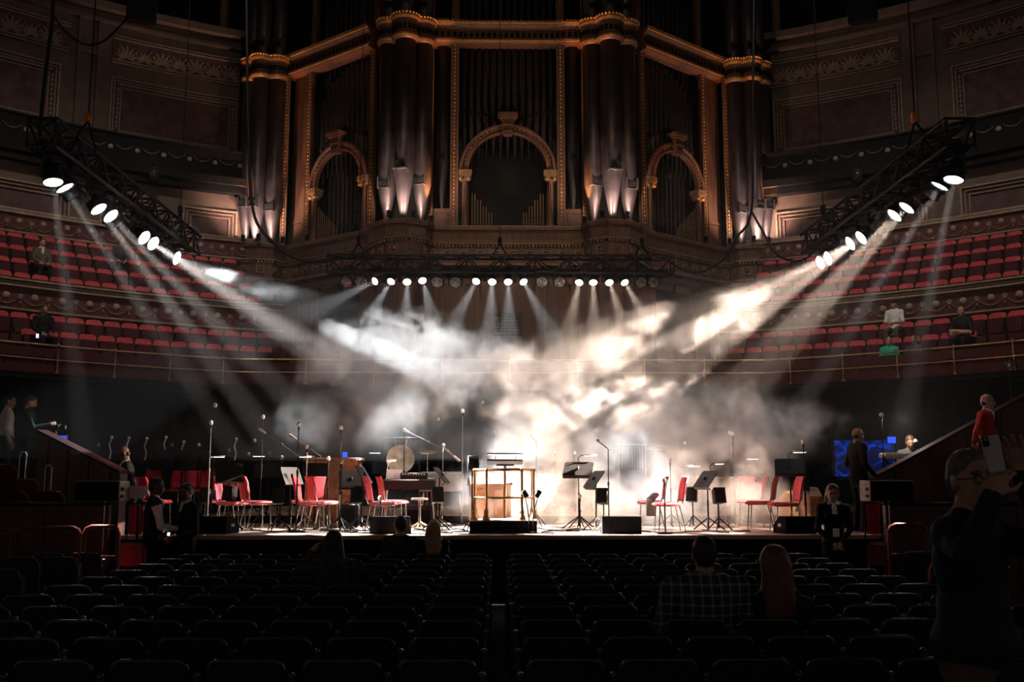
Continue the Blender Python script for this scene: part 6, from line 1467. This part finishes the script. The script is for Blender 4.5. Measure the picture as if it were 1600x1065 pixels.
def smoke():
    ng = bpy.data.node_groups.new('stage_smoke', 'GeometryNodeTree'); ng.interface.new_socket('Geometry', in_out='OUTPUT', socket_type='NodeSocketGeometry'); N = ng.nodes; K = ng.links
    def node(t, **kw):
        n = N.new(t)
        for a, b in kw.items(): setattr(n, a, b)
        return n
    pos = node('GeometryNodeInputPosition')
    nw = node('ShaderNodeTexNoise'); nw.inputs['Scale'].default_value = .9; nw.inputs['Detail'].default_value = 2; K.new(pos.outputs[0], nw.inputs['Vector'])
    ws = node('ShaderNodeVectorMath', operation='SCALE'); K.new(nw.outputs['Color'], ws.inputs[0]); ws.inputs['Scale'].default_value = .9
    wa = node('ShaderNodeVectorMath', operation='ADD'); K.new(pos.outputs[0], wa.inputs[0]); K.new(ws.outputs[0], wa.inputs[1])
    nz = node('ShaderNodeTexNoise'); nz.inputs['Scale'].default_value = 1.35; nz.inputs['Detail'].default_value = 7; nz.inputs['Roughness'].default_value = .60; K.new(wa.outputs[0], nz.inputs['Vector'])
    nc = node('ShaderNodeMath', operation='SUBTRACT'); K.new(nz.outputs[0], nc.inputs[0]); nc.inputs[1].default_value = .5
    n2 = node('ShaderNodeTexNoise'); n2.inputs['Scale'].default_value = 4.2; n2.inputs['Detail'].default_value = 5; K.new(wa.outputs[0], n2.inputs['Vector'])
    n3 = node('ShaderNodeMath', operation='MULTIPLY_ADD'); K.new(n2.outputs[0], n3.inputs[0]); n3.inputs[1].default_value = .55; n3.inputs[2].default_value = -.275
    n4 = node('ShaderNodeMath', operation='ADD'); K.new(nc.outputs[0], n4.inputs[0]); K.new(n3.outputs[0], n4.inputs[1]); nc = n4
    acc = None
    for (px, py, D, rx, ry, rz, dens, soft, amp) in BLOBS:
        c = P(px, py, D)
        s1 = node('ShaderNodeVectorMath', operation='SUBTRACT'); K.new(pos.outputs[0], s1.inputs[0]); s1.inputs[1].default_value = c
        s2 = node('ShaderNodeVectorMath', operation='DIVIDE'); K.new(s1.outputs[0], s2.inputs[0]); s2.inputs[1].default_value = (rx, ry, rz)
        ln = node('ShaderNodeVectorMath', operation='LENGTH'); K.new(s2.outputs[0], ln.inputs[0])
        ma = node('ShaderNodeMath', operation='MULTIPLY_ADD'); K.new(nc.outputs[0], ma.inputs[0]); ma.inputs[1].default_value = amp; ma.inputs[2].default_value = 1.0
        sb_ = node('ShaderNodeMath', operation='SUBTRACT'); K.new(ma.outputs[0], sb_.inputs[0]); K.new(ln.outputs['Value'], sb_.inputs[1])
        mr = node('ShaderNodeMapRange', interpolation_type='SMOOTHSTEP'); K.new(sb_.outputs[0], mr.inputs['Value']); mr.inputs['From Max'].default_value = soft; mr.inputs['To Max'].default_value = dens
        if acc is None: acc = mr
        else:
            ad = node('ShaderNodeMath', operation='ADD'); K.new(acc.outputs[0], ad.inputs[0]); K.new(mr.outputs[0], ad.inputs[1]); acc = ad
    ml = node('ShaderNodeMath', operation='MULTIPLY'); K.new(acc.outputs[0], ml.inputs[0]); ml.inputs[1].default_value = SMOKE
    vc = node('GeometryNodeVolumeCube'); K.new(ml.outputs[0], vc.inputs['Density'])
    lo, hi, v = (-6.6, 17.6, 1.02), (6.8, 22.4, 6.6), .05
    vc.inputs['Min'].default_value = lo; vc.inputs['Max'].default_value = hi
    for ax, nm in enumerate('XYZ'): vc.inputs['Resolution ' + nm].default_value = int((hi[ax] - lo[ax]) / v)
    sm = node('GeometryNodeSetMaterial'); sm.inputs['Material'].default_value = MATS['smoke']; K.new(vc.outputs[0], sm.inputs[0])
    out = node('NodeGroupOutput'); K.new(sm.outputs[0], out.inputs[0])
    o = link('smoke', bpy.data.meshes.new('smoke')); o.modifiers.new('smoke', 'NODES').node_group = ng
    tag(o, 'billowing white stage smoke drifting above the middle of the stage', 'smoke', kind='stuff')
smoke()
sc.cycles.volume_step_rate = 1.5
